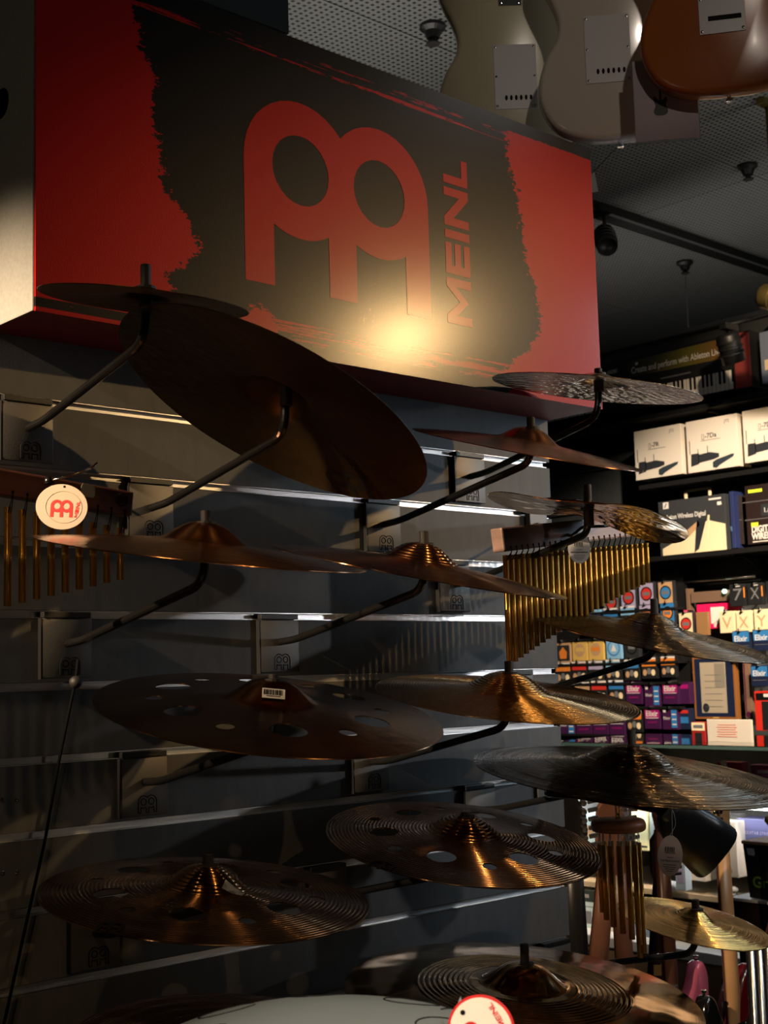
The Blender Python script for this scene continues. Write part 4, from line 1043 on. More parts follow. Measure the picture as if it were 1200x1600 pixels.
def hanging_guitars():
    grp = 'electric guitars hanging from the ceiling rail'
    M1 = hang(806, 236, 2.95, 6); M2 = hang(970, 215, 2.80, 4); M3 = hang(1140, 142, 2.62, 4)
    guitar(M1, m_vint, 'pale cream electric guitar hung with its back out, first behind the sign', plate=(m_plw, 0.006, 0.17, 0.094, 0.148, 6), grp=grp, horn_flip=True)
    guitar(M2, m_wht, 'white electric guitar hung in the middle of three, white back plate', plate=(m_plw, -0.018, 0.195, 0.094, 0.148, 6), grp=grp, horn_flip=True)
    guitar(M3, m_amber, 'amber brown electric guitar hung nearest, dull metal back plate', plate=(m_plm, -0.006, 0.19, 0.088, 0.142, 1), grp=grp, horn_flip=True)
    # the rail they hang from, above the picture
    heads = [(M @ Vector((0, 0.93, -0.02))) for M in (M1, M2, M3)]
    a, b = heads[0], heads[2]; d = (b - a).normalized(); back = Vector((d.y, -d.x, 0)); 
    if back.dot(EYE - a) > 0: back = -back
    p0 = a - d * 0.3 + back * 0.16; p1 = b + d * 0.4 + back * 0.16; p0.z = p1.z = CEIL - 0.10
    t = empty('guitar_rail', (p0 + p1) / 2, 'dark rail under the ceiling that the three guitars hang from', 'rail'); q = (p0 + p1) / 2
    MB().tube([p0 - q, p1 - q], 0.018, 10).obj('bar', m_black, t, True)
    for e in (p0, p1): MB().tube([e - q, e - q + Vector((0, 0, 0.10))], 0.012, 8).obj('bracket', m_black, t)
    for h in heads:
        f = p0 + d * (h - p0).dot(d)
        MB().tube(fillet([f - q, Vector((f.x, f.y, h.z)) - q, h - q - back * -0.0 + back * 0.02], 0.03), 0.006, 8).obj('yoke', m_black, t, True)
    # clear card holder between the white and amber guitars
    D = 2.70; c = at_d(1040, 155, D); M = hang(1040, 155, D, 4); s = D / F
    t = empty('card_holder', M, 'clear sleeve with a printed guitar card beside the white guitar', 'card', 'cards hanging on the guitars')
    MB().box((0, 0, 0), (97 * s, 132 * s, 0.0012)).obj('card', mat('grey_mauve_card', rgb(150, 132, 136), 0.5, 0, 0.1, 20), t)
    MB().box((0, 0, -0.003), (101 * s, 137 * s, 0.0014)).obj('sleeve', mat('clear_plastic', (0.9, 0.9, 0.9), 0.08, 0, trans=0.7) if False else mat('clear_sleeve', (0.95, 0.93, 0.93), 0.06, 0, trans=0.97), t)
    out = [(x * 0.085 - 8 * s, y * 0.085 - 26 * s) for x, y in catmull(STRAT, 2)]
    g_ = MB().prism(out, 0.0007, 0.0009).box((-8 * s, 0.040 - 26 * s, 0.0008), (0.004, 0.028, 0.0002)).obj('guitar_picture', mat('print_dark_brown', rgb(48, 40, 34), 0.6), t)
    c2 = hang(862, 203, 2.99, 6); t = empty('card_holder', c2, 'mauve card peeking out under the cream guitar above the sign', 'card', 'cards hanging on the guitars')
    MB().box((0, 0, 0), (0.075, 0.10, 0.0015), Matrix.Rotation(math.radians(-24), 4, 'Z')).obj('card', mat('grey_mauve_card', rgb(150, 132, 136), 0.5), t)
    MB().prism([(x * 0.05, y * 0.05 + 0.012) for x, y in catmull(STRAT, 2)], 0.0009, 0.0011, Matrix.Rotation(math.radians(-24), 4, 'Z')).obj('guitar_picture', mat('print_dark_brown', rgb(48, 40, 34), 0.6), t)
    c3 = hang(927, 285, 3.05, 6); t = tag(MB().box((0, 0, 0), (0.014, 0.045, 0.0012), Matrix.Rotation(math.radians(8), 4, 'Z')).obj('price_card', m_white), 'white price card peeking out at the sign\'s right edge', 'card', 'cards hanging on the guitars'); t.matrix_world = c3
    MB().tube([Vector((-0.003, 0.02, 0)), c3.inverted() @ (M2 @ Vector((0, -0.004, -0.022)))], 0.0006, 5).obj('string', m_cord, t)
hanging_guitars()

# ================================================================== BACK WALL STOCK
def panel_frame(px0, py0, px1, py1, X, depth):
    """upright front on plane x = X through two picture corners; returns matrix (x right, y up, z towards the shop), width, height"""
    a = at_x(px0, py0, X); b = at_x(px1, py1, X)
    W = a.y - b.y; H = a.z - b.z
    o = Vector((X, (a.y + b.y) / 2, b.z))
    M = Matrix(((0, 0, -1), (-1, 0, 0), (0, 1, 0))).to_4x4(); M.translation = o
    return M, W, H
def carton(px0, py0, px1, py1, X, depth, m, label, name='carton', cat='box', group=None, side=None):
    M, W, H = panel_frame(px0, py0, px1, py1, X, depth)
    t = empty(name, M, label, cat, group)
    MB().box((0, H / 2, -depth / 2), (W, H, depth), bev=min(0.002, depth * 0.2)).obj('carton_body', m, t)
    return t, W, H
def rect(t, x, y, w, h, m, name, z=0.0006, rot=0.0, up=0.0004):
    return MB().box((0, 0, 0), (w, h, 0.0006), Matrix.Translation((x, y, z)) @ Matrix.Rotation(math.radians(rot), 4, 'Z')).obj(name, m, t)
def poly(t, pts, m, name, z=0.0006): return MB().prism(pts, z - 0.0003, z + 0.0003).obj(name, m, t)
def words(t, s, x, y, h, m, z=0.0006, rot=0.0, wide=1.0, fit=None, bold=0.0, align='LEFT'):
    me = text_mesh(s, h, 0.0002, bold, wide, align)
    if fit:
        w = max(v.co.x for v in me.vertices) - min(v.co.x for v in me.vertices)
        for v in me.vertices: v.co.x *= fit / w
    me.transform(Matrix.Translation((x, y, z)) @ Matrix.Rotation(math.radians(rot), 4, 'Z')); return link('lettering', me, m, t)
p_dark = mat('print_charcoal', rgb(40, 42, 46), 0.5)
p_grey = mat('print_grey', rgb(110, 110, 112), 0.5)
p_white = mat('print_white', rgb(225, 220, 212), 0.5)
p_mag = mat('print_magenta', rgb(165, 22, 110), 0.45)
p_pink = mat('print_hot_pink', rgb(226, 24, 92), 0.45)
p_purple = mat('print_deep_purple', rgb(62, 22, 66), 0.45)
p_blue = mat('print_blue', rgb(50, 120, 180), 0.45)
p_lblue = mat('print_light_blue', rgb(130, 180, 215), 0.45)
p_navy = mat('print_navy', rgb(24, 34, 62), 0.45)
p_orange = mat('print_orange', rgb(225, 130, 50), 0.45)
p_red = mat('print_red', rgb(200, 50, 42), 0.45)
p_tan = mat('print_tan', rgb(190, 150, 110), 0.5)
p_lav = mat('print_lavender', rgb(170, 160, 190), 0.5)
p_gold = mat('print_gold', rgb(215, 175, 95), 0.4)
p_cream = mat('print_cream', rgb(236, 216, 176), 0.55)
p_lime = mat('print_lime', rgb(205, 225, 60), 0.5)
p_green = mat('print_green', rgb(120, 170, 50), 0.5)
c_black = mat('carton_black', rgb(28, 29, 31), 0.45)
c_cream = mat('carton_offwhite', rgb(216, 204, 188), 0.55)
def shelf(px0, px1, py_right, X0, label, thick=0.022, brackets=(0.2, 0.7)):
    a = at_x(px0, py_right, X0); b = at_x(px1, py_right, X0); z = b.z
    M = Matrix(((0, 0, -1), (-1, 0, 0), (0, 1, 0))).to_4x4(); M.translation = Vector((X0, (a.y + b.y) / 2, z))
    W = a.y - b.y; D = BX - X0
    t = empty('wall_shelf', M, label, 'shelf', 'black shelves on the back wall')
    MB().box((0, -thick / 2, -D / 2), (W, thick, D), bev=0.001).obj('board', m_black, t)
    for f in brackets:
        x = -W / 2 + W * f; mb = MB()
        mb.box((x, -0.07, -D + 0.006), (0.022, 0.13, 0.010)); mb.box((x, -thick - 0.007, -D / 2 - 0.01), (0.022, 0.012, D * 0.85))
        mb.tube(smooth_path([Vector((x, -0.125, -D + 0.012)), Vector((x, -0.075, -D * 0.80)), Vector((x, -0.03, -D * 0.35))]), 0.006, 6)
        mb.tube([Vector((x, -0.022, -D * 0.75)), Vector((x, -0.085, -D * 0.86))], 0.005, 6)
        mb.obj('scroll_bracket', m_black, t)
    return t
def back_stock():
    # keyboard boxes on the top shelf
    X = 5.18
    zs = at_x(1165, 610, X).z
    shelf(820, 1230, 606, X - 0.02, 'highest black shelf carrying the keyboard boxes', brackets=(0.12, 0.42, 0.72, 0.95))
    t, W, H = carton(938, 570, 1176, 604, X, 0.12, c_black, 'long black keyboard box with a green-brown banner and white keys', 'keyboard_box')
    grad = bpy.data.materials.new('banner_gradient_print'); grad.use_nodes = True; N, L = nodes_of(grad); b = N['Principled BSDF']
    tc = N.new('ShaderNodeTexCoord'); sp = N.new('ShaderNodeSeparateXYZ'); L.new(tc.outputs['Generated'], sp.inputs[0]); cr = N.new('ShaderNodeValToRGB'); L.new(sp.outputs[0], cr.inputs[0])
    e = cr.color_ramp.elements; e[0].color = (*rgb(52, 56, 58), 1); e[1].color = (*rgb(120, 78, 40), 1); k = e.new(0.62); k.color = (*rgb(110, 104, 40), 1); L.new(cr.outputs[0], b.inputs['Base Color']); b.inputs['Roughness'].default_value = 0.45
    poly(t, [(-W * 0.30, H * 0.63), (W * 0.345, H * 0.60), (W * 0.345, H * 0.96), (-W * 0.30, H * 0.93)], grad, 'banner')
    words(t, 'Create and perform with Ableton Live', -W * 0.28, H * 0.69, 0.030, p_white, 0.0012, fit=W * 0.60, bold=0.0006)
    words(t, 'LAUNCHKEY', -W * 0.455, H * 0.78, 0.018, p_white, 0.0012, fit=W * 0.075)
    rect(t, -W * 0.24, H * 0.86, 0.016, 0.012, p_white, 'logo_mark', 0.0012)
    poly(t, [(W * 0.40, 0.004), (W * 0.497, 0.004), (W * 0.497, H - 0.004), (W * 0.40, H - 0.004)], mat('print_dull_red', rgb(150, 62, 58), 0.5), 'red_end')
    kx0, kx1 = -W * 0.10, W * 0.385; n = 18; kw = (kx1 - kx0) / n
    for i in range(n):
        rect(t, kx0 + kw * (i + 0.5), H * 0.20, kw * 0.9, H * 0.34, p_white, 'key')
    mb = MB()
    for i in range(n):
        if i % 7 in (0, 1, 3, 4, 5): mb.box((kx0 + kw * (i + 1), H * 0.265, 0.0011), (kw * 0.55, H * 0.22, 0.0006))
    mb.obj('black_keys', m_ink, t)
    cols = [p_pink, p_orange, p_white, p_red, p_tan, p_lblue, p_gold, p_white]
    for i in range(8): rect(t, -W * 0.235 + (i % 4) * W * 0.024, H * (0.44 if i < 4 else 0.33), W * 0.019, H * 0.085, cols[i], 'pad')
    rect(t, W * 0.02, H * 0.48, W * 0.20, H * 0.025, p_grey, 'slider_row')
    for i in range(3): rect(t, -W * 0.42 + i * W * 0.03, H * 0.62, W * 0.02, H * 0.05, p_gold if i == 1 else p_tan, 'fine_print')
    t, W, H = carton(780, 606, 934, 645, X + 0.01, 0.12, c_black, 'black keyboard box further along, mostly behind the sign', 'keyboard_box')
    n = 12; kw = W * 0.9 / n
    for i in range(n): rect(t, -W * 0.45 + kw * (i + 0.5), H * 0.17, kw * 0.88, H * 0.3, p_white, 'key')
    mb = MB()
    for i in range(n):
        if i % 7 in (0, 1, 3, 4, 5): mb.box((-W * 0.45 + kw * (i + 1), H * 0.23, 0.0011), (kw * 0.55, H * 0.2, 0.0006))
    mb.obj('black_keys', m_ink, t)
    t, W, H = carton(1186, 520, 1250, 588, X, 0.14, mat('carton_bluegrey', rgb(120, 130, 150), 0.5), 'blue-grey box cut off at the right edge beside the keyboard box'); rect(t, -W * 0.2, H * 0.35, W * 0.4, H * 0.2, p_cream, 'label')
    # white wireless microphone boxes
    shelf(996, 1260, 720, X - 0.02, 'second black shelf carrying the off-white microphone boxes', brackets=(0.12, 0.62))
    data = [((990, 675, 1067, 740), '-7R', 'off-white microphone box standing leftmost of the three'), ((1071, 660, 1155, 728), '-7Da', 'off-white microphone box in the middle of the three'), ((1159, 643, 1245, 712), '-7D', 'off-white microphone box cut off by the right picture edge')]
    for (q, s, lab) in data:
        t, W, H = carton(*q, X, 0.10, c_cream, lab, 'microphone_box', 'box', 'off-white microphone boxes')
        rect(t, -W * 0.17, H * 0.66, W * 0.045, H * 0.10, p_dark, 'logo_frame'); rect(t, -W * 0.17, H * 0.66, W * 0.03, H * 0.085, c_cream, 'logo_core', 0.001)
        words(t, s, -W * 0.13, H * 0.625, H * 0.09, p_dark, 0.0012, bold=0.0003); words(t, 'JTS', W * 0.26, H * 0.86, H * 0.06, p_grey)
        rect(t, -W * 0.02, H * 0.585, W * 0.38, H * 0.010, p_grey, 'fine_print')
        poly(t, [(-W * 0.43, H * 0.12), (-W * 0.27, H * 0.15), (-W * 0.26, H * 0.36), (-W * 0.42, H * 0.36)], p_dark, 'bodypack_picture')
        poly(t, [(-W * 0.28, H * 0.17), (W * 0.02, H * 0.20), (W * 0.13, H * 0.23), (W * 0.13, H * 0.30), (-W * 0.05, H * 0.35), (-W * 0.28, H * 0.33)], p_dark, 'receiver_picture')
        poly(t, [(0.0, H * 0.05), (W * 0.07, H * 0.03), (W * 0.14, H * 0.08), (W * 0.40, H * 0.20), (W * 0.42, H * 0.25), (W * 0.36, H * 0.25), (W * 0.08, H * 0.19), (0.0, H * 0.15)], mat('print_blue_black', rgb(44, 54, 60), 0.5), 'microphone_picture')
        for x, y0, y1 in ((-0.44, 0.36, 0.62), (-0.28, 0.34, 0.44), (-0.09, 0.34, 0.48)): rect(t, x * W, (y0 + y1) / 2 * H, W * 0.012, (y1 - y0) * H, p_dark, 'antenna_picture')
    # dark boxes on the third shelf
    shelf(1000, 1260, 846, X - 0.02, 'third black shelf carrying the black wireless boxes', brackets=(0.16, 0.58))
    t, W, H = carton(1028, 785, 1137, 860, X, 0.10, mat('carton_slate', rgb(52, 54, 56), 0.5), 'slate and cream microphone box with a cut-out handle', 'microphone_box')
    poly(t, [(-W * 0.46, 0.004), (W * 0.49, 0.004), (W * 0.49, H * 0.47), (W * 0.24, H * 0.57), (-W * 0.10, H * 0.34), (-W * 0.46, H * 0.14)], p_cream, 'pale_wedge')
    poly(t, [(W * 0.02, H * 0.02), (W * 0.09, H * 0.08), (W * 0.22, H * 0.60), (W * 0.08, H * 0.60), (W * 0.05, H * 0.34)], p_dark, 'microphone_picture', 0.0012)
    poly(t, [(-W * 0.16, H * 0.36), (W * 0.10, H * 0.58), (W * 0.12, H * 0.50), (-W * 0.06, H * 0.30)], p_tan, 'bodypack_picture', 0.0012)
    rect(t, W * 0.235, H * 0.45, W * 0.03, H * 0.42, p_cream, 'microphone_highlight', 0.0016, -9)
    words(t, 'Evolution Wireless Digital', -W * 0.47, H * 0.66, H * 0.085, p_white, 0.0012, fit=W * 0.68, bold=0.0005)
    rect(t, -W * 0.38, H * 0.92, W * 0.085, H * 0.12, p_white, 'logo_frame', 0.0012); poly(t, [(-W * 0.405, H * 0.88), (-W * 0.39, H * 0.88), (-W * 0.36, H * 0.96), (-W * 0.375, H * 0.96)], p_dark, 'logo_stroke', 0.0018)
    rect(t, W * 0.36, H * 0.93, W * 0.18, H * 0.03, p_white, 'fine_print', 0.0012); rect(t, W * 0.42, H * 0.84, W * 0.06, H * 0.06, p_white, 'sticker', 0.0012)
    MB().box((0, 0, -0.05), (W * 0.34, 0.012, 0.004), Matrix.Translation((W * 0.02, H + 0.042, 0))).box((-W * 0.16, H + 0.022, -0.05), (0.014, 0.046, 0.004)).box((W * 0.20, H + 0.022, -0.05), (0.014, 0.046, 0.004)).obj('carry_handle', p_cream, t)
    t, W, H = carton(1139, 768, 1150, 856, X + 0.02, 0.09, mat('carton_royal_blue', rgb(36, 46, 90), 0.5), 'narrow blue box squeezed beside the slate microphone box'); words(t, 'LIVE', -W * 0.2, H * 0.3, W * 0.4, p_lblue, rot=90)
    t, W, H = carton(1163, 760, 1262, 842, X, 0.10, mat('carton_brown_black', rgb(38, 27, 25), 0.4), 'brown-black wireless box with lime labels at the right edge', 'microphone_box')
    rect(t, -W * 0.32, H * 0.90, W * 0.24, H * 0.055, p_lime, 'label'); rect(t, -W * 0.36, H * 0.33, W * 0.12, H * 0.07, p_lime, 'label')
    words(t, 'DIGITAL', -W * 0.42, H * 0.20, H * 0.105, p_white, bold=0.0012, wide=0.8); words(t, 'WIRELESS', -W * 0.42, H * 0.08, H * 0.105, p_white, bold=0.0012, wide=0.8); rect(t, -W * 0.2, H * 0.04, W * 0.42, H * 0.015, p_white, 'fine_print')
    rect(t, -W * 0.1, H * 0.56, W * 0.28, H * 0.20, p_dark, 'display_picture'); words(t, '1.6.5', -W * 0.2, H * 0.52, H * 0.08, p_white, 0.0012)
    rect(t, -W * 0.10, H * 0.42, W * 0.85, H * 0.01, p_grey, 'print_line'); rect(t, -W * 0.15, H * 0.72, W * 0.80, H * 0.01, p_grey, 'print_line')
    t, W, H = carton(1149, 775, 1163, 850, X + 0.06, 0.06, mat('carton_dark_brown', rgb(44, 34, 30), 0.5), 'dark brown box in the gap between the two wireless boxes'); rect(t, 0, H * 0.5, W * 0.6, H * 0.01, p_grey, 'print_line')
back_stock()

def packs():
    X = 5.22
    G = 'string packs on the back wall'
    rail_m = m_black
    def pack(px, py, w, h, kind, lab, X=X):
        M, W, H = panel_frame(px - w / 2, py - h / 2, px + w / 2, py + h / 2, X, 0.03)
        t = empty('string_pack', M, lab, 'pack', G)
        body = {'circ': p_dark, 'gold': p_gold, 'pale': p_cream, 'half': c_black, 'elixir': p_purple, 'purple': p_purple, 'blue': p_navy, 'face': p_tan, 'sky': p_lblue, 'cream': p_cream, 'black': c_black}[kind[0]]
        MB().box((0, H / 2, -0.012), (W * 0.96, H * 0.96, 0.024), bev=0.002).obj('sleeve', body, t)
        MB().box((0, H * 1.0, -0.02), (0.006, 0.012, 0.075)).obj('peg', m_chrome, t)
        k = kind[0]
        def disc(r, m, y=0.5, z=0.0008, nm='round_label'): MB().prism([(a, b + H * y) for a, b in ellipse(r * W, r * W, 20)], z - 0.0003, z + 0.0003).obj(nm, m, t)
        if k == 'circ':
            rect(t, 0, H * 0.5, W * 0.86, H * 0.86, kind[1], 'front_print'); disc(0.36, m_ink); disc(0.29, kind[2], z=0.0016, nm='round_core'); rect(t, 0, H * 0.5, W * 0.4, H * 0.14, p_grey, 'band', 0.0024)
        elif k == 'gold':
            disc(0.33, p_tan); rect(t, 0, H * 0.52, W * 0.5, H * 0.18, kind[1], 'front_print', 0.0014)
        elif k == 'face':
            rect(t, 0, H * 0.45, W * 0.8, H * 0.7, p_dark, 'front_print'); poly(t, [(-W * .2, H * .2), (W * .2, H * .2), (W * .25, H * .5), (0, H * .72), (-W * .25, H * .5)], p_orange, 'portrait', 0.0012)
        elif k == 'sky':
            disc(0.40, p_blue, nm='ring_label'); disc(0.33, p_lblue, z=0.0012, nm='ring_core'); poly(t, [(-W * .16, H * .36), (W * .16, H * .36), (0, H * .7)], p_white, 'emblem_print', 0.0018)
        elif k == 'half':
            rect(t, 0, H * 0.76, W * 0.9, H * 0.36, kind[1], 'colour_band'); rect(t, 0, H * 0.93, W * 0.9, H * 0.08, p_white, 'header', 0.001)
            for i in range(3): MB().prism([(a + (i - 1) * W * 0.27, b + H * (0.3 + 0.06 * (i % 2))) for a, b in ellipse(W * 0.13, H * 0.15, 10)], 0.0004, 0.0010).obj('figure_print', (p_tan, p_grey, p_cream)[i], t)
        elif k == 'elixir':
            rect(t, 0, H * 0.72, W * 0.9, H * 0.42, kind[1], 'colour_band'); words(t, 'Elixir', -W * 0.38, H * 0.58, H * 0.24, p_white, 0.0012, fit=W * 0.74, bold=0.0006); rect(t, 0, H * 0.50, W * 0.8, H * 0.025, p_white, 'rule', 0.001)
            words(t, 'acoustic', -W * 0.3, H * 0.28, H * 0.10, p_mag, 0.0008, fit=W * 0.6); rect(t, -W * 0.36, H * 0.88, W * 0.12, H * 0.1, p_pink, 'dot', 0.0014)
        elif k == 'purple':
            rect(t, W * 0.26, H * 0.5, W * 0.34, H * 0.8, p_blue, 'side_band'); words(t, 'Elixir', -W * 0.42, H * 0.46, H * 0.13, p_white, fit=W * 0.42); rect(t, -W * 0.32, H * 0.82, W * 0.16, H * 0.1, p_white, 'dot')
            for i in range(3): rect(t, W * 0.26, H * (0.25 + 0.22 * i), W * 0.26, H * 0.05, p_white, 'fine_print', 0.001)
        elif k == 'blue':
            rect(t, 0, H * 0.7, W * 0.9, H * 0.45, p_blue, 'colour_band'); words(t, 'Elixir', -W * 0.38, H * 0.5, H * 0.24, p_white, 0.0012, fit=W * 0.72, bold=0.0006); rect(t, 0, H * 0.3, W * 0.8, H * 0.02, p_grey, 'rule', 0.001)
        elif k == 'cream':
            words(t, kind[1], -W * 0.3, H * 0.22, H * 0.5, p_tan, fit=W * 0.6); MB().tube([Vector((-W * .1, H, 0.002)), Vector((-W * .08, H * 1.12, -0.004)), Vector((W * .06, H * 1.12, -0.004)), Vector((W * .1, H, 0.002))], 0.0012, 5).obj('hanger', m_chrome, t)
        elif k == 'black':
            words(t, kind[1], -W * 0.3, H * 0.28, H * 0.5, p_grey, fit=W * 0.55); rect(t, W * 0.44, H * 0.6, W * 0.08, H * 0.45, p_orange, 'spine_print'); rect(t, 0, H * 0.88, W * 0.4, H * 0.03, p_white, 'fine_print')
        return t
    # five tiers
    c3 = p_red
    pack(955, 941, 27, 34, ('circ', p_grey, p_red), 'string pack with a dark red round label just under the chime tips')
    for px, py, cl, lab in ((982, 934, p_red, 'string pack with a red round label, third from the top row\'s end'), (1010, 928, p_red, 'string pack with a red round label in the top row, in full view'), (1040, 926, p_blue, 'string pack with a blue round label ending the top row')):
        pack(px, py, 27, 36, ('circ', p_lav if cl == p_red else p_tan, cl), lab)
    for px, py, kk, lab in ((926, 970, ('sky',), 'blue pack peeking out above the blackened cymbal, first of the second row'), (954, 967, ('half', p_blue), 'blue-banded pack in the second row left of the post'), (981, 964, ('half', p_lblue), 'pale blue pack with red in the second row'), (1010, 961, ('circ', p_lav, p_orange), 'second-row pack with an orange round label behind the post'), (1043, 958, ('circ', p_blue, p_orange), 'second-row pack with an orange label on blue')):
        pack(px, py, 26, 34, kk, lab)
    t = pack(1072, 975, 26, 38, ('circ', p_cream, p_red), 'box of string packs with a red round label and brown side'); W = 0.08
    MB().box((0.085, 0.055, -0.012), (0.06, 0.105, 0.02)).obj('side', mat('kraft_brown', rgb(150, 110, 70), 0.6), t)
    for px, py, kk, lab in ((880, 1019, ('face',), 'string pack with a portrait on black at the wall\'s end'), (906, 1016, ('gold', p_gold), 'plain gold string pack, left of two'), (931, 1015, ('gold', p_orange), 'gold string pack with an orange print, right of two'), (959, 1013, ('sky',), 'pale blue string pack with a white triangle'), (987, 1012, ('circ', p_dark, p_dark), 'black string pack with a dark ring label')):
        pack(px, py, 26, 34, kk, lab)
    for i, (px, py, cl, nm) in enumerate(((880, 1052, p_orange, 'orange'), (905, 1050, p_red, 'red'), (931, 1049, p_lav, 'lavender'), (958, 1047, p_lblue, 'pale blue'), (987, 1047, p_blue, 'blue'), (1014, 1044, p_orange, 'amber'), (1044, 1042, p_orange, 'rust orange'))):
        lab = {'amber': 'amber-banded pack in the tier of seven, second from its right end', 'rust orange': 'rust-orange banded pack ending the tier of seven'}.get(nm, 'string pack with a %s band in the tier crossed by the hook arm' % nm)
        pack(px, py, 26, 34, ('half', cl), lab)
    for px, py, kk, lab in ((910, 1083, ('half', p_tan), 'tan-banded pack half hidden by the golden grooved cymbal'), (936, 1081, ('half', p_red), 'coral-banded pack above the golden cymbal\'s tip'), (963, 1080, ('half', p_blue), 'sky-blue banded pack beside the purple packs'), (990, 1083, ('elixir', p_mag), 'purple string pack with white lettering, first of its tier'), (1019, 1087, ('purple',), 'dark purple string pack with a blue side band'), (1047, 1083, ('elixir', p_mag), 'purple string pack with white lettering, right of the dark purple one')):
        pack(px, py, 27, 36, kk, lab)
    t, W, H = carton(1061, 1066, 1078, 1100, X + 0.02, 0.05, p_purple, 'purple pack turned sideways ending the purple tier', 'string_pack', 'pack', G); rect(t, 0, H * 0.8, W * 0.8, H * 0.2, p_mag, 'colour_band')
    for px, py, kk, lab in ((886, 1134, ('purple',), 'purple pack low beside the wall\'s end'), (912, 1133, ('elixir', p_purple), 'dim purple pack below the golden cymbal, first of three'), (938, 1132, ('elixir', p_purple), 'dim purple pack below the golden cymbal, middle of three'), (964, 1131, ('elixir', p_purple), 'dim purple pack below the golden cymbal, last of three'), (991, 1127, ('half', p_orange), 'orange and purple pack at the golden cymbal\'s tip'), (1019, 1122, ('elixir', p_mag), 'magenta pack with white lettering in the lowest tier'), (1047, 1123, ('purple',), 'dark purple pack with blue side in the lowest tier')):
        pack(px, py, 27, 36, kk, lab)
    t, W, H = carton(1061, 1107, 1078, 1140, X + 0.02, 0.05, p_navy, 'navy pack turned sideways ending the lowest tier', 'string_pack', 'pack', G); rect(t, 0, H * 0.85, W * 0.8, H * 0.16, p_red, 'colour_band'); rect(t, 0, H * 0.45, W * 0.8, H * 0.3, p_blue, 'colour_band')
    # rack behind the packs
    a = at_x(862, 905, X + 0.06); b = at_x(1080, 1180, X + 0.06)
    M = Matrix(((0, 0, -1), (-1, 0, 0), (0, 1, 0))).to_4x4(); M.translation = Vector((X + 0.06, (a.y + b.y) / 2, b.z))
    W = a.y - b.y; H = a.z - b.z
    t = empty('pack_rack', M, 'black stepped rack holding the tiers of string packs', 'rack')
    MB().box((0, H / 2, -0.03), (W, H, 0.03)).obj('back_panel', m_black, t)
    for py in (952, 994, 1034, 1066, 1104, 1148):
        z = at_x(1000, py + 2, X).z - b.z
        MB().box((0, z, 0.02), (W, 0.012, 0.09), bev=0.001).obj('tray', m_black, t)
    for i in range(6): MB().box((-W * 0.42 + i * W * 0.17, 0.06, 0.012), (W * 0.10, 0.012, 0.004)).obj('price_label', p_grey, t)
    # right-hand wall: posters, boxes, frame
    t, W, H = carton(1088, 945, 1160, 980, X + 0.05, 0.012, p_pink, 'hot pink poster with a white paper in the centre', 'poster', 'poster'); poly(t, [(-W * .18, H * .2), (W * .12, H * .24), (W * .12, H * .86), (-W * .18, H * .86)], p_white, 'paper_print', 0.0010); poly(t, [(-W * .12, H * .05), (-W * .08, H * .05), (-W * .04, H * .22), (-W * .13, H * .22)], p_white, 'paper_corner', 0.0010)
    t = empty('wooden_hatch_frame', at_x(1110, 935, X + 0.08), 'brown wooden frame around the pink poster', 'frame')
    o = Vector(t.location); mw = mat('brown_frame_wood', rgb(112, 88, 72), 0.5)
    for q0, q1 in (((1075, 920, 1084, 990), 0), ((1083, 926, 1150, 938), 0)):
        a = at_x(q0[0], q0[1], X + 0.08); b = at_x(q0[2], q0[3], X + 0.08)
        MB().box(((a + b) / 2 - o + Vector((0.0, 0, 0))), (0.04, a.y - b.y, a.z - b.z), bev=0.002).obj('rail' if q0[0] > 1080 else 'post', mw, t)
    a = at_x(1088, 938, X + 0.10); b = at_x(1140, 946, X + 0.10); MB().box((a + b) / 2 - o, (0.01, a.y - b.y, abs(a.z - b.z) + 0.01)).obj('glass_pane', mat('hatch_glass', rgb(110, 125, 130), 0.1), t)
    p = at_x(1133, 924, X + 0.05); MB().lathe([(0.0001, 0), (0.010, 0), (0.010, 0.01), (0.0001, 0.012)], 14, frame(p - o, (0, -1, 0), (0, 0, 1))).obj('indicator_lamp', mat('green_led', (0.5, 1, 0.7), 0.4, emit=(0.5, 1.0, 0.75), estr=2.5), t)
    a, b = at_x(1056, 914, BX - 0.09), at_x(1180, 896, BX - 0.09); q = (a + b) / 2
    r_ = empty('hanging_bar', q, 'grey metal bar on the back wall above the dark packs', 'bar'); MB().tube([Vector((0, a.y - q.y, 0)), Vector((0, b.y - q.y, 0))], 0.008, 8).obj('bar', m_alu, r_, True)
    for s_ in (a.y, b.y): MB().box((0.045, s_ - q.y, 0), (0.09, 0.012, 0.02)).obj('bracket', m_black, r_)
    for px, py, ch, lab in ((1152, 930, '7', 'dark pack with a faint 7, hanging above the cream packs'), (1180, 928, 'X', 'dark pack with a faint X, hanging above the cream packs'), (1209, 925, 'X', 'dark pack cut off by the right edge above the cream packs')):
        pack(px, py, 27, 34, ('black', ch), lab)
    for px, py, ch, lab in ((1136, 972, 'V', 'cream pack with a grey strip, leftmost of the cream trio'), (1162, 971, 'X', 'cream pack in the middle of the cream trio'), (1190, 969, 'Y', 'cream pack at the right end of the cream trio')):
        pack(px, py, 26, 34, ('cream', ch), lab)
    for px, py, lab in ((1158, 1002, 'blue string pack behind the blackened cymbal\'s right side'), (1190, 1000, 'blue string pack at the right edge under the cream packs'), (1187, 1056, 'blue string pack right of the framed certificate')):
        pack(px, py, 30, 34, ('blue',), lab)
    t, W, H = carton(1081, 1026, 1153, 1124, X + 0.06, 0.03, mat('gilt_frame_wood', rgb(150, 96, 48), 0.4), 'certificate in a gilt wooden frame with a navy mount', 'picture_frame', 'frame')
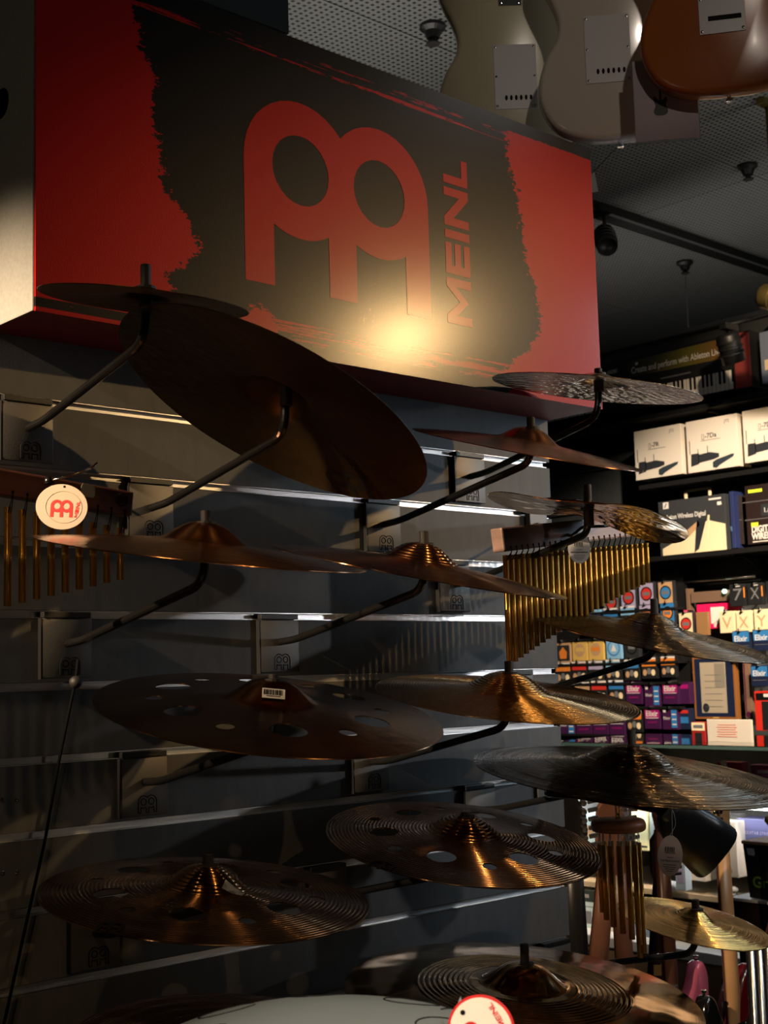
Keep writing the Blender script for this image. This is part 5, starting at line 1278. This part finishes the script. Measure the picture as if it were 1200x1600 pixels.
    rect(t, 0, H / 2, W * 0.90, H * 0.92, p_navy, 'mount'); rect(t, -W * 0.02, H * 0.50, W * 0.60, H * 0.80, mat('certificate_paper', rgb(176, 162, 140), 0.6), 'document', 0.0012)
    poly(t, [(W * 0.02, H * 0.5), (W * 0.26, H * 0.5), (W * 0.26, H * 0.88), (W * 0.02, H * 0.88)], mat('certificate_paper_dark', rgb(140, 132, 118), 0.6), 'folded_part', 0.0018)
    MB().prism([(a - W * 0.22, b + H * 0.18) for a, b in ellipse(W * 0.075, W * 0.09, 16)], 0.0016, 0.0022).obj('seal', p_dark, t)
    for i in range(6): rect(t, -W * 0.02, H * (0.2 + 0.1 * i), W * 0.4, H * 0.006, p_grey, 'text_line', 0.0022)
    rect(t, 0, H * 0.025, W * 0.14, H * 0.018, p_gold, 'name_plate', 0.001)
    t, W, H = carton(1160, 1036, 1176, 1122, X + 0.05, 0.03, mat('strap_beige', rgb(128, 98, 78), 0.6), 'beige card with a magenta strap beside the framed certificate', 'strap_card', 'card'); MB().box((0, H * 0.9, -0.09), (0.008, 0.012, 0.14)).obj('peg', m_chrome, t); rect(t, -W * 0.3, H * 0.55, W * 0.16, H * 0.86, mat('strap_plum', rgb(92, 18, 60), 0.5), 'strap'); MB().prism([(a - W * 0.05, b + H * 0.07) for a, b in ellipse(W * 0.34, W * 0.36, 16)], 0.001, 0.0016).obj('round_end', mat('strap_plum', rgb(92, 18, 60), 0.5), t)
    t, W, H = carton(1178, 1080, 1215, 1142, X - 0.05, 0.03, mat('pack_red', rgb(210, 44, 30), 0.5), 'red and black hanging pack at the right edge over the counter', 'accessory_pack', 'pack'); rect(t, W * 0.08, H * 0.38, W * 0.5, H * 0.72, c_black, 'window'); rect(t, W * 0.02, H * 0.86, W * 0.9, H * 0.18, m_ink, 'header'); rect(t, W * 0.1, H * 0.89, W * 0.3, H * 0.08, p_white, 'header_print', 0.0012)
packs()

# ================================================================== GLASS COUNTER, ITS GOODS, AND THE GUITAR RACK
def counter():
    X = 4.35
    m_base = mat('counter_oak', rgb(150, 122, 92), 0.5, 0, 0.1, 40, 0.15, 10, stretch=(1, 0.1, 2))
    m_glass = mat('counter_glass', (0.92, 1.0, 0.97), 0.03, 0, trans=1.0)
    zt = at_x(1100, 1166, X).z; zb = at_x(960, 1482, X).z; zl = at_x(960, 1466, X).z; zm = at_x(1000, 1392, X).z; zu = at_x(960, 1332, X).z; zled = at_x(1170, 1266, X).z
    y0 = at_x(870, 1300, X).y; y1 = at_x(1320, 1300, X).y; W = y0 - y1; D = 0.62
    M = Matrix(((0, 0, -1), (-1, 0, 0), (0, 1, 0))).to_4x4(); M.translation = Vector((X, (y0 + y1) / 2, 0))
    t = empty('glass_counter', M, 'glass display counter with lit shelves in front of the back wall', 'counter')
    MB().box((0, zb / 2, -D / 2), (W, zb, D), bev=0.004).obj('base_cabinet', m_base, t)
    MB().box((0, (zb + zl) / 2, -D / 2 + 0.005), (W + 0.01, zl - zb, D), bev=0.003).obj('white_edge', m_white, t)
    MB().box((0, zm - 0.012, -D / 2 - 0.03), (W - 0.02, 0.022, D - 0.08), bev=0.002).obj('shelf', mat('counter_shelf_wood', rgb(188, 164, 130), 0.45), t)
    MB().box((0, zu - 0.004, -D / 2 - 0.06), (W - 0.02, 0.008, D - 0.14)).obj('glass_shelf', m_glass, t)
    MB().box((0, zt, -D / 2), (W + 0.02, 0.010, D + 0.02), bev=0.002).obj('glass_top', m_glass, t)
    MB().box((0, zt - 0.004, 0.012), (W + 0.02, 0.012, 0.004)).obj('top_edge', mat('glass_edge_green', rgb(70, 92, 86), 0.2), t)
    led = mat('led_strip', (1, 1, 1), 0.5, emit=(0.88, 0.95, 1.0), estr=28.0)
    MB().box((0, zled + 0.006, -0.03), (W - 0.03, 0.012, 0.018)).obj('led_strip', led, t)
    MB().box((0, zled + 0.018, -0.03), (W - 0.02, 0.010, 0.03)).obj('led_channel', m_alu, t)
    MB().box((0, (zl + zt) / 2, -D + 0.02), (W, zt - zl, 0.02)).obj('back_panel', mat('counter_back', rgb(128, 122, 112), 0.6), t)
    for s in (-1, 1): MB().box((s * (W / 2 - 0.01), (zl + zt) / 2, -D / 2), (0.02, zt - zl, D)).obj('end_panel', m_white, t)
    # goods, upper shelf
    Xi = X + 0.10
    def c(q, m, lab, name='carton', cat='box', dx=0.0, dep=0.10, **k): return carton(*q, Xi + dx, dep, m, lab, name, cat, 'boxes inside the glass counter', **k)
    t, W2, H = c((905, 1268, 955, 1331), mat('carton_pale_teal', rgb(168, 188, 186), 0.5), 'pale teal box with a brown picture on the counter\'s glass shelf'); rect(t, -W2 * .2, H * .5, W2 * .35, H * .3, p_tan, 'picture'); rect(t, W2 * .25, H * .3, W2 * .3, H * .02, p_grey, 'fine_print')
    t, W2, H = c((958, 1262, 985, 1331), mat('carton_brown_black', rgb(38, 27, 25), 0.4), 'dark brown box behind the hanging tube chime'); rect(t, 0, H * .6, W2 * .5, H * .03, p_gold, 'fine_print')
    t, W2, H = c((986, 1262, 1013, 1330), mat('carton_pale_yellow', rgb(222, 212, 160), 0.5), 'pale yellow box right of the tube chime'); rect(t, 0, H * .1, W2 * .9, H * .04, p_dark, 'stripe'); rect(t, 0, H * .5, W2 * .5, H * .02, p_gold, 'fine_print')
    t, W2, H = c((1014, 1268, 1042, 1345), mat('carton_grey_green', rgb(150, 158, 152), 0.5), 'grey-green box with small print beside the pale yellow one'); 
    for i in range(4): rect(t, 0, H * (.5 + .08 * i), W2 * .5, H * .015, p_grey, 'fine_print')
    t, W2, H = c((1058, 1342, 1102, 1378), c_cream, 'low white box with a red-brown picture under the cowbell', dx=-0.03); MB().prism([(a + W2 * .05, b + H * .6) for a, b in ellipse(W2 * .14, H * .16, 14)], 0.0004, 0.001).obj('picture', p_tan, t)
    t, W2, H = c((1054, 1345, 1072, 1392), mat('carton_pale_blue', rgb(176, 190, 200), 0.3), 'slim pale blue plastic case left of the low white box', dx=-0.10, dep=0.04); rect(t, 0, H * .5, W2 * .6, H * .5, p_lav, 'insert')
    t, W2, H = c((1118, 1282, 1154, 1372), c_cream, 'tall white carton in a clear bag with a small ukulele picture', dx=-0.06, dep=0.06)
    out = [(x * 0.10 + W2 * 0.05, y * 0.10 + H * 0.06) for x, y in ellipse(0.16, 0.2, 16)]
    MB().prism([(a + W2 * .05, b + H * .12) for a, b in ellipse(W2 * .16, H * .08, 14)], 0.0004, 0.001).box((W2 * .05, H * .3, 0.0008), (W2 * .06, H * .24, 0.0006)).obj('ukulele_picture', p_tan, t)
    MB().box((0, H * .55, -0.064), (W2 * 1.1, H * 1.15, 0.001)).obj('clear_bag', mat('clear_sleeve', (0.95, 0.93, 0.93), 0.06, 0, trans=0.97), t)
    t, W2, H = c((1152, 1278, 1230, 1338), mat('carton_slate_purple', rgb(92, 92, 132), 0.5), 'slate purple box standing right of the tall white carton'); words(t, 'GUITAR STRINGS', -W2 * .35, H * .55, H * .09, p_lav)
    t, W2, H = c((1150, 1340, 1230, 1370), m_base, 'tan wooden box under the slate purple one', 'wooden_box'); rect(t, 0, H * .5, W2 * .9, H * .04, p_dark, 'lid_joint')
    for i, (px, py, w, lab) in enumerate(((1050, 1394, 26, 'white oval shaker on the counter\'s wooden shelf, leftmost of three'), (1143, 1382, 18, 'white oval shaker under the tall white carton, upper of two'), (1139, 1402, 22, 'white oval shaker on the wooden shelf beside the black tapered box, lower of two'))):
        p = at_x(px, py, X + 0.06); r = w / 2 * (RC @ (p - EYE)).z / F; r *= 1.1
        o = tag(MB().lathe([(0.0001, -r * .55)] + [(r * math.sin(math.radians(a)), -r * .55 * math.cos(math.radians(a))) for a in range(15, 180, 15)] + [(0.0001, r * .55)], 20).obj('egg_shaker', m_white, None, True), lab, 'shaker', 'white oval shakers'); p.z = (zm if i != 1 else zm + 0.02) + r * .55 + 0.001; o.location = p
    # lower shelf
    t, W2, H = c((900, 1388, 948, 1464), mat('carton_white_teal', rgb(196, 214, 212), 0.45), 'white and green box with an orange triangle on the lower counter shelf'); rect(t, 0, H * .86, W2 * .98, H * .26, mat('print_dark_green', rgb(40, 66, 52), 0.5), 'green_band'); poly(t, [(W2 * .12, H * .76), (W2 * .4, H * .76), (W2 * .30, H * .92)], p_orange, 'triangle', 0.0012); rect(t, -W2 * .2, H * .86, W2 * .3, H * .08, p_white, 'header_print', 0.0012)
    rect(t, -W2 * .1, H * .38, W2 * .22, H * .28, p_grey, 'picture'); rect(t, W2 * .3, H * .36, W2 * .14, H * .12, p_grey, 'picture'); rect(t, 0, H * .62, W2 * .6, H * .015, p_grey, 'fine_print')
    t, W2, H = c((984, 1420, 1032, 1472), mat('carton_blue_grey', rgb(110, 128, 150), 0.45), 'blue-grey box on the lower counter shelf behind the golden splash cymbal'); rect(t, -W2 * .1, H * .5, W2 * .14, H * .5, p_dark, 'picture'); rect(t, W2 * .25, H * .5, W2 * .2, H * .3, p_white, 'picture')
    t, W2, H = c((950, 1395, 982, 1468), c_cream, 'white box on the lower counter shelf between the guitar necks'); rect(t, 0, H * .5, W2 * .5, H * .3, p_grey, 'picture')
    t, W2, H = c((1095, 1470, 1160, 1500), c_black, 'dark low box with a lime label on the lower counter shelf', dx=-0.02); rect(t, -W2 * .2, H * .5, W2 * .2, H * .4, p_lime, 'label')
    # things on the counter top
    Xo = X + 0.22
    def top_item(q, m, lab, name, cat, dep=0.05): return carton(*q, Xo, dep, m, lab, name, cat)
    t, W2, H = top_item((1104, 1124, 1176, 1166), c_cream, 'curled white paper notice with red print standing on the counter', 'paper_notice', 'notice', 0.012)
    MB().tube([Vector((-W2 / 2, 0.006, 0.010)), Vector((W2 / 2 + 0.01, 0.006, 0.010))], 0.010, 10).obj('curled_foot', p_white, t, True)
    for i in range(6): rect(t, -W2 * .05, H * (.35 + .09 * i), W2 * (.4 if i % 2 else .46), H * .035, mat('print_faded_red', rgb(222, 150, 130), 0.6), 'text_line')
    t, W2, H = top_item((1080, 1128, 1103, 1168), mat('stand_red', rgb(150, 30, 28), 0.5), 'small red stand with a printed card on the counter', 'card_stand', 'stand', 0.04); rect(t, 0, H * .82, W2 * .98, H * .32, p_cream, 'card'); rect(t, 0, H * .3, W2 * .5, H * .55, c_black, 'gap'); rect(t, 0, H * .82, W2 * .7, H * .12, p_grey, 'fine_print', 0.0012)
    # inside, right under the glass top
    t, W2, H = carton(1120, 1190, 1160, 1222, X + 0.16, 0.05, mat('pack_crimson', rgb(150, 30, 52), 0.4), 'crimson blister pack with a white figure under the counter glass', 'blister_pack', 'pack')
    MB().prism([(a - W2 * .2, b + H * .45) for a, b in ellipse(W2 * .22, H * .42, 18)], 0.0005, 0.006, rnd=0.002).prism([(a - W2 * .2, b + H * .95) for a, b in ellipse(W2 * .13, H * .14, 14)], 0.0005, 0.005, rnd=0.001).obj('white_blister', m_white, t)
    zs = at_x(1140, 1223, X + 0.1).z
    MB().box((0, zs, -D / 2 - 0.03), (W - 0.03, 0.006, D - 0.1)).obj('glass_shelf', m_glass, bpy.data.objects['glass_counter'])
    t, W2, H = carton(1172, 1195, 1230, 1222, X + 0.18, 0.05, mat('pack_plum', rgb(120, 30, 70), 0.4), 'plum pack at the right edge under the counter glass', 'blister_pack', 'pack'); rect(t, 0, H * .6, W2 * .6, H * .2, p_white, 'label')
    t, W2, H = carton(1076, 1196, 1112, 1222, X + 0.18, 0.05, mat('pack_wine', rgb(82, 22, 26), 0.4), 'wine-red pack under the counter glass behind the big bell', 'blister_pack', 'pack'); rect(t, 0, H * .6, W2 * .6, H * .2, p_tan, 'label')
    # black tapered box and dark drum box in front of the counter
    Xf = 3.75
    a = at_x(1163, 1318, Xf); b = at_x(1172, 1402, Xf)
    Dp = (RC @ (a - EYE)).z / F
    Mx = Matrix(((0, 0, -1), (-1, 0, 0), (0, 1, 0))).to_4x4(); Mx.translation = Vector((Xf, b.y - 0.09, b.z)); H = a.z - b.z
    t = empty('tapered_box', Mx, 'black tapered box with green lettering and a white sticker at the right edge', 'box')
    w0, w1 = 0.09, 0.105
    V = [(s * w, y, z) for y, w in ((0, w0), (H, w1)) for s, z in ((-1, 0), (1, 0), (1, -0.18), (-1, -0.18))]
    MB().add(V, [(0, 1, 2, 3), (7, 6, 5, 4), (0, 4, 5, 1), (1, 5, 6, 2), (2, 6, 7, 3), (3, 7, 4, 0)]).obj('box_body', mat('black_box_card', rgb(26, 30, 30), 0.5), t)
    MB().box((0, H + 0.004, -0.09), (0.215, 0.010, 0.19), bev=0.002).obj('wooden_lid', mat('lid_tan_wood', rgb(176, 134, 92), 0.45), t)
    poly(t, [(-0.088, H * .80), (-0.093, H * .92), (-0.066, H * .92), (-0.063, H * .82), (-0.068, H * .78)], p_white, 'price_sticker')
    words(t, 'Grover', -0.078, H * .20, 0.033, p_green, bold=0.001)
    MB().lathe([(0.0001, 0), (0.014, 0), (0.012, 0.03), (0.012, 0.045), (0.022, 0.058), (0.022, 0.07), (0.0001, 0.075)], 14, Matrix.Translation((-0.035, H + 0.009, -0.06)) @ Matrix.Rotation(-math.pi / 2, 4, 'X')).obj('wooden_knob', mat('lid_tan_wood', rgb(176, 134, 92), 0.45), t, True)
    Xg = Xf - 0.02
    a = at_x(1141, 1406, Xg); b = at_x(1330, 1480, Xg)
    Mx = Matrix(((0, 0, -1), (-1, 0, 0), (0, 1, 0))).to_4x4(); Mx.translation = Vector((Xg, (a.y + b.y) / 2, 0)); Wd = a.y - b.y
    t = empty('display_case', Mx, 'dark case with a pale top edge below the black tapered box', 'case')
    zb0 = at_x(1141, 1482, Xg).z
    MB().box((0, (a.z + zb0) / 2, -0.16), (Wd, a.z - zb0, 0.32), bev=0.003).obj('case_body', mat('case_dark_brown', rgb(40, 26, 22), 0.4), t)
    MB().box((0, a.z + 0.004, -0.16), (Wd + 0.004, 0.009, 0.33), bev=0.002).obj('pale_edge', m_white, t)
    for sx in (-1, 1): MB().box((sx * (Wd / 2 - 0.03), zb0 / 2, -0.16), (0.04, zb0, 0.28)).obj('leg', m_black, t)
    rd = poly(t, [(-Wd / 2 - 0.045, a.z - 0.045), (-Wd / 2, a.z - 0.05), (-Wd / 2, a.z - 0.002), (-Wd / 2 - 0.012, a.z - 0.004)], mat('case_red_flap', rgb(150, 40, 40), 0.5), 'red_flap'); words(t, 'B', -Wd / 2 - 0.03, a.z - 0.04, 0.028, p_cream)
counter()

def rack():
    grp = 'electric guitars standing in the floor rack'
    m_pink = mat('pink_lacquer', rgb(214, 104, 128), 0.2, coat=0.6); m_bk = mat('black_lacquer', rgb(14, 14, 15), 0.12, coat=0.8); m_wine = mat('dark_red_lacquer', rgb(84, 11, 18), 0.16, coat=0.7)
    m_nat = mat('pinkish_wood_neck', rgb(104, 68, 52), 0.35, 0, 0.08, 60, 0.12, 12, stretch=(1, 1, 0.1)); m_bkneck = mat('black_neck', rgb(22, 20, 20), 0.3)
    def stand(px, py, dep, yaw, m, neck, lab, flip, lean):
        """foot of the body is placed so that the long horn's tip falls on the given picture point"""
        z = (EYE - at_d(px, py, dep)); z.z = 0; z.normalize(); z = Matrix.Rotation(math.radians(yaw), 3, 'Z') @ z
        z = (z + Vector((0, 0, 0.015))).normalized()
        x = Vector((0, 0, 1)).cross(z).normalized(); y = z.cross(x)
        M = Matrix((x, y, z)).transposed().to_4x4()
        M = M @ Matrix.Rotation(math.radians(-lean), 4, 'Z')
        tip = Vector((-0.13 * (-1 if flip else 1), 0.484, -0.022))
        M.translation = at_d(px, py, dep) - (M.to_3x3() @ tip)
        return guitar(M, m, lab, neck_m=neck, horn_flip=flip, grp=grp, plate=(m_plw, -0.006, 0.19, 0.09, 0.145, 6))
    stand(1086, 1502, 3.78, 58, m_pink, m_nat, 'glossy pink guitar standing on the floor, its horn beside the dark necks', True, 0)
    stand(1102, 1556, 3.45, 58, m_bk, m_maple, 'black guitar with a pale maple neck, its horn beside the pink one', False, 0)
    stand(1152, 1514, 3.80, 58, m_bk, m_bkneck, 'black guitar with a dark neck, its horn beside the dark red one', False, 34)
    stand(1170, 1508, 3.65, 58, m_wine, m_rose, 'dark red guitar standing between the black one and the silver tubes', False, 38)
    # guitars hidden below the big cymbal: only their necks rise above it
    def neck_only(px0, py0, px1, py1, dep, m, lab, yaw=20, s=1.0, head=None):
        p0 = at_d(px0, py0, dep); p1 = at_d(px1, py1, dep - 0.05)
        y = (p1 - p0).normalized(); z = (EYE - p0); z.z = 0; z = Matrix.Rotation(math.radians(yaw), 3, 'Z') @ z.normalized(); x = y.cross(z).normalized(); z = x.cross(y)
        M = Matrix((x, y, z)).transposed().to_4x4(); M.translation = p0 - y * 0.62
        return guitar(M, m_nat if head is None else m_bk, lab, neck_m=m, grp=grp, horn_flip=True)
    neck_only(942, 1492, 952, 1380, 3.25, m_nat, 'wooden guitar whose pinkish neck rises left under the tube chime')
    neck_only(981, 1500, 973, 1380, 3.52, m_nat, 'wooden guitar whose pinkish neck rises right under the tube chime')
    neck_only(1031, 1500, 1036, 1400, 4.0, m_rose, 'guitar with a dark rosewood neck and a yellow tag near the pink one')
    neck_only(910, 1500, 904, 1392, 2.98, m_bkneck, 'black guitar whose slim neck stands at the end of the slat wall', head=1)
    # yellow swing tag on the rosewood neck
    c = at_d(1031, 1516, 3.93); M = frame(c, RIGHT, (0, 0, 1))
    t = tag(MB().box((0, 0, 0), (0.036, 0.030, 0.0012), bev=0.0004).obj('swing_tag', mat('tag_ochre', rgb(190, 138, 66), 0.5)), 'ochre swing tag on the rosewood guitar neck', 'tag', 'product tags'); t.matrix_world = M
    MB().tube(smooth_path([Vector((0.004, 0.014, 0)), Vector((0.008, 0.03, -0.01)), Vector((0.0, 0.045, -0.025))]), 0.0008, 5).obj('string', m_white, t)
    # silver tubes at the right edge
    for i, (px, lab) in enumerate(((1171, 'silver metal tube standing leftmost of the three at the right edge'), (1184, 'silver metal tube in the middle of the three at the right edge'), (1197, 'silver metal tube cut by the right edge, third of the three'))):
        p = at_d(px, 1480, 2.55 + 0.02 * i); r = 6.2 * 2.55 / F
        t = empty('metal_tube', (p.x, p.y, 0), lab, 'tube', 'silver tubes at the right edge')
        MB().lathe([(r, 0.03), (r, p.z), (r * 0.8, p.z), (r * 0.8, 0.03)], 20, closed=True).obj('tube', mat('satin_silver', (0.62, 0.60, 0.57), 0.25, 1), t, True)
        MB().lathe([(0.0001, 0), (r * 1.6, 0), (r * 1.6, 0.03), (0.0001, 0.03)], 20).obj('foot', m_rubber, t)
    # wooden floor rack rail
    a = at_d(920, 1760, 3.4); b = at_d(1190, 1760, 3.5); a.z = b.z = 0.20; q = (a + b) / 2; q.z = 0
    t = empty('guitar_rack', q, 'low black floor rack that the guitars stand in', 'rack')
    MB().tube([Vector((a.x - q.x, a.y - q.y, 0.12)), Vector((b.x - q.x, b.y - q.y, 0.12))], 0.014, 10).obj('rail', m_black, t, True)
    for p in (a, b): MB().tube([Vector((p.x - q.x, p.y - q.y, 0.0)), Vector((p.x - q.x, p.y - q.y, 0.12))], 0.014, 10).obj('leg', m_black, t)
rack()
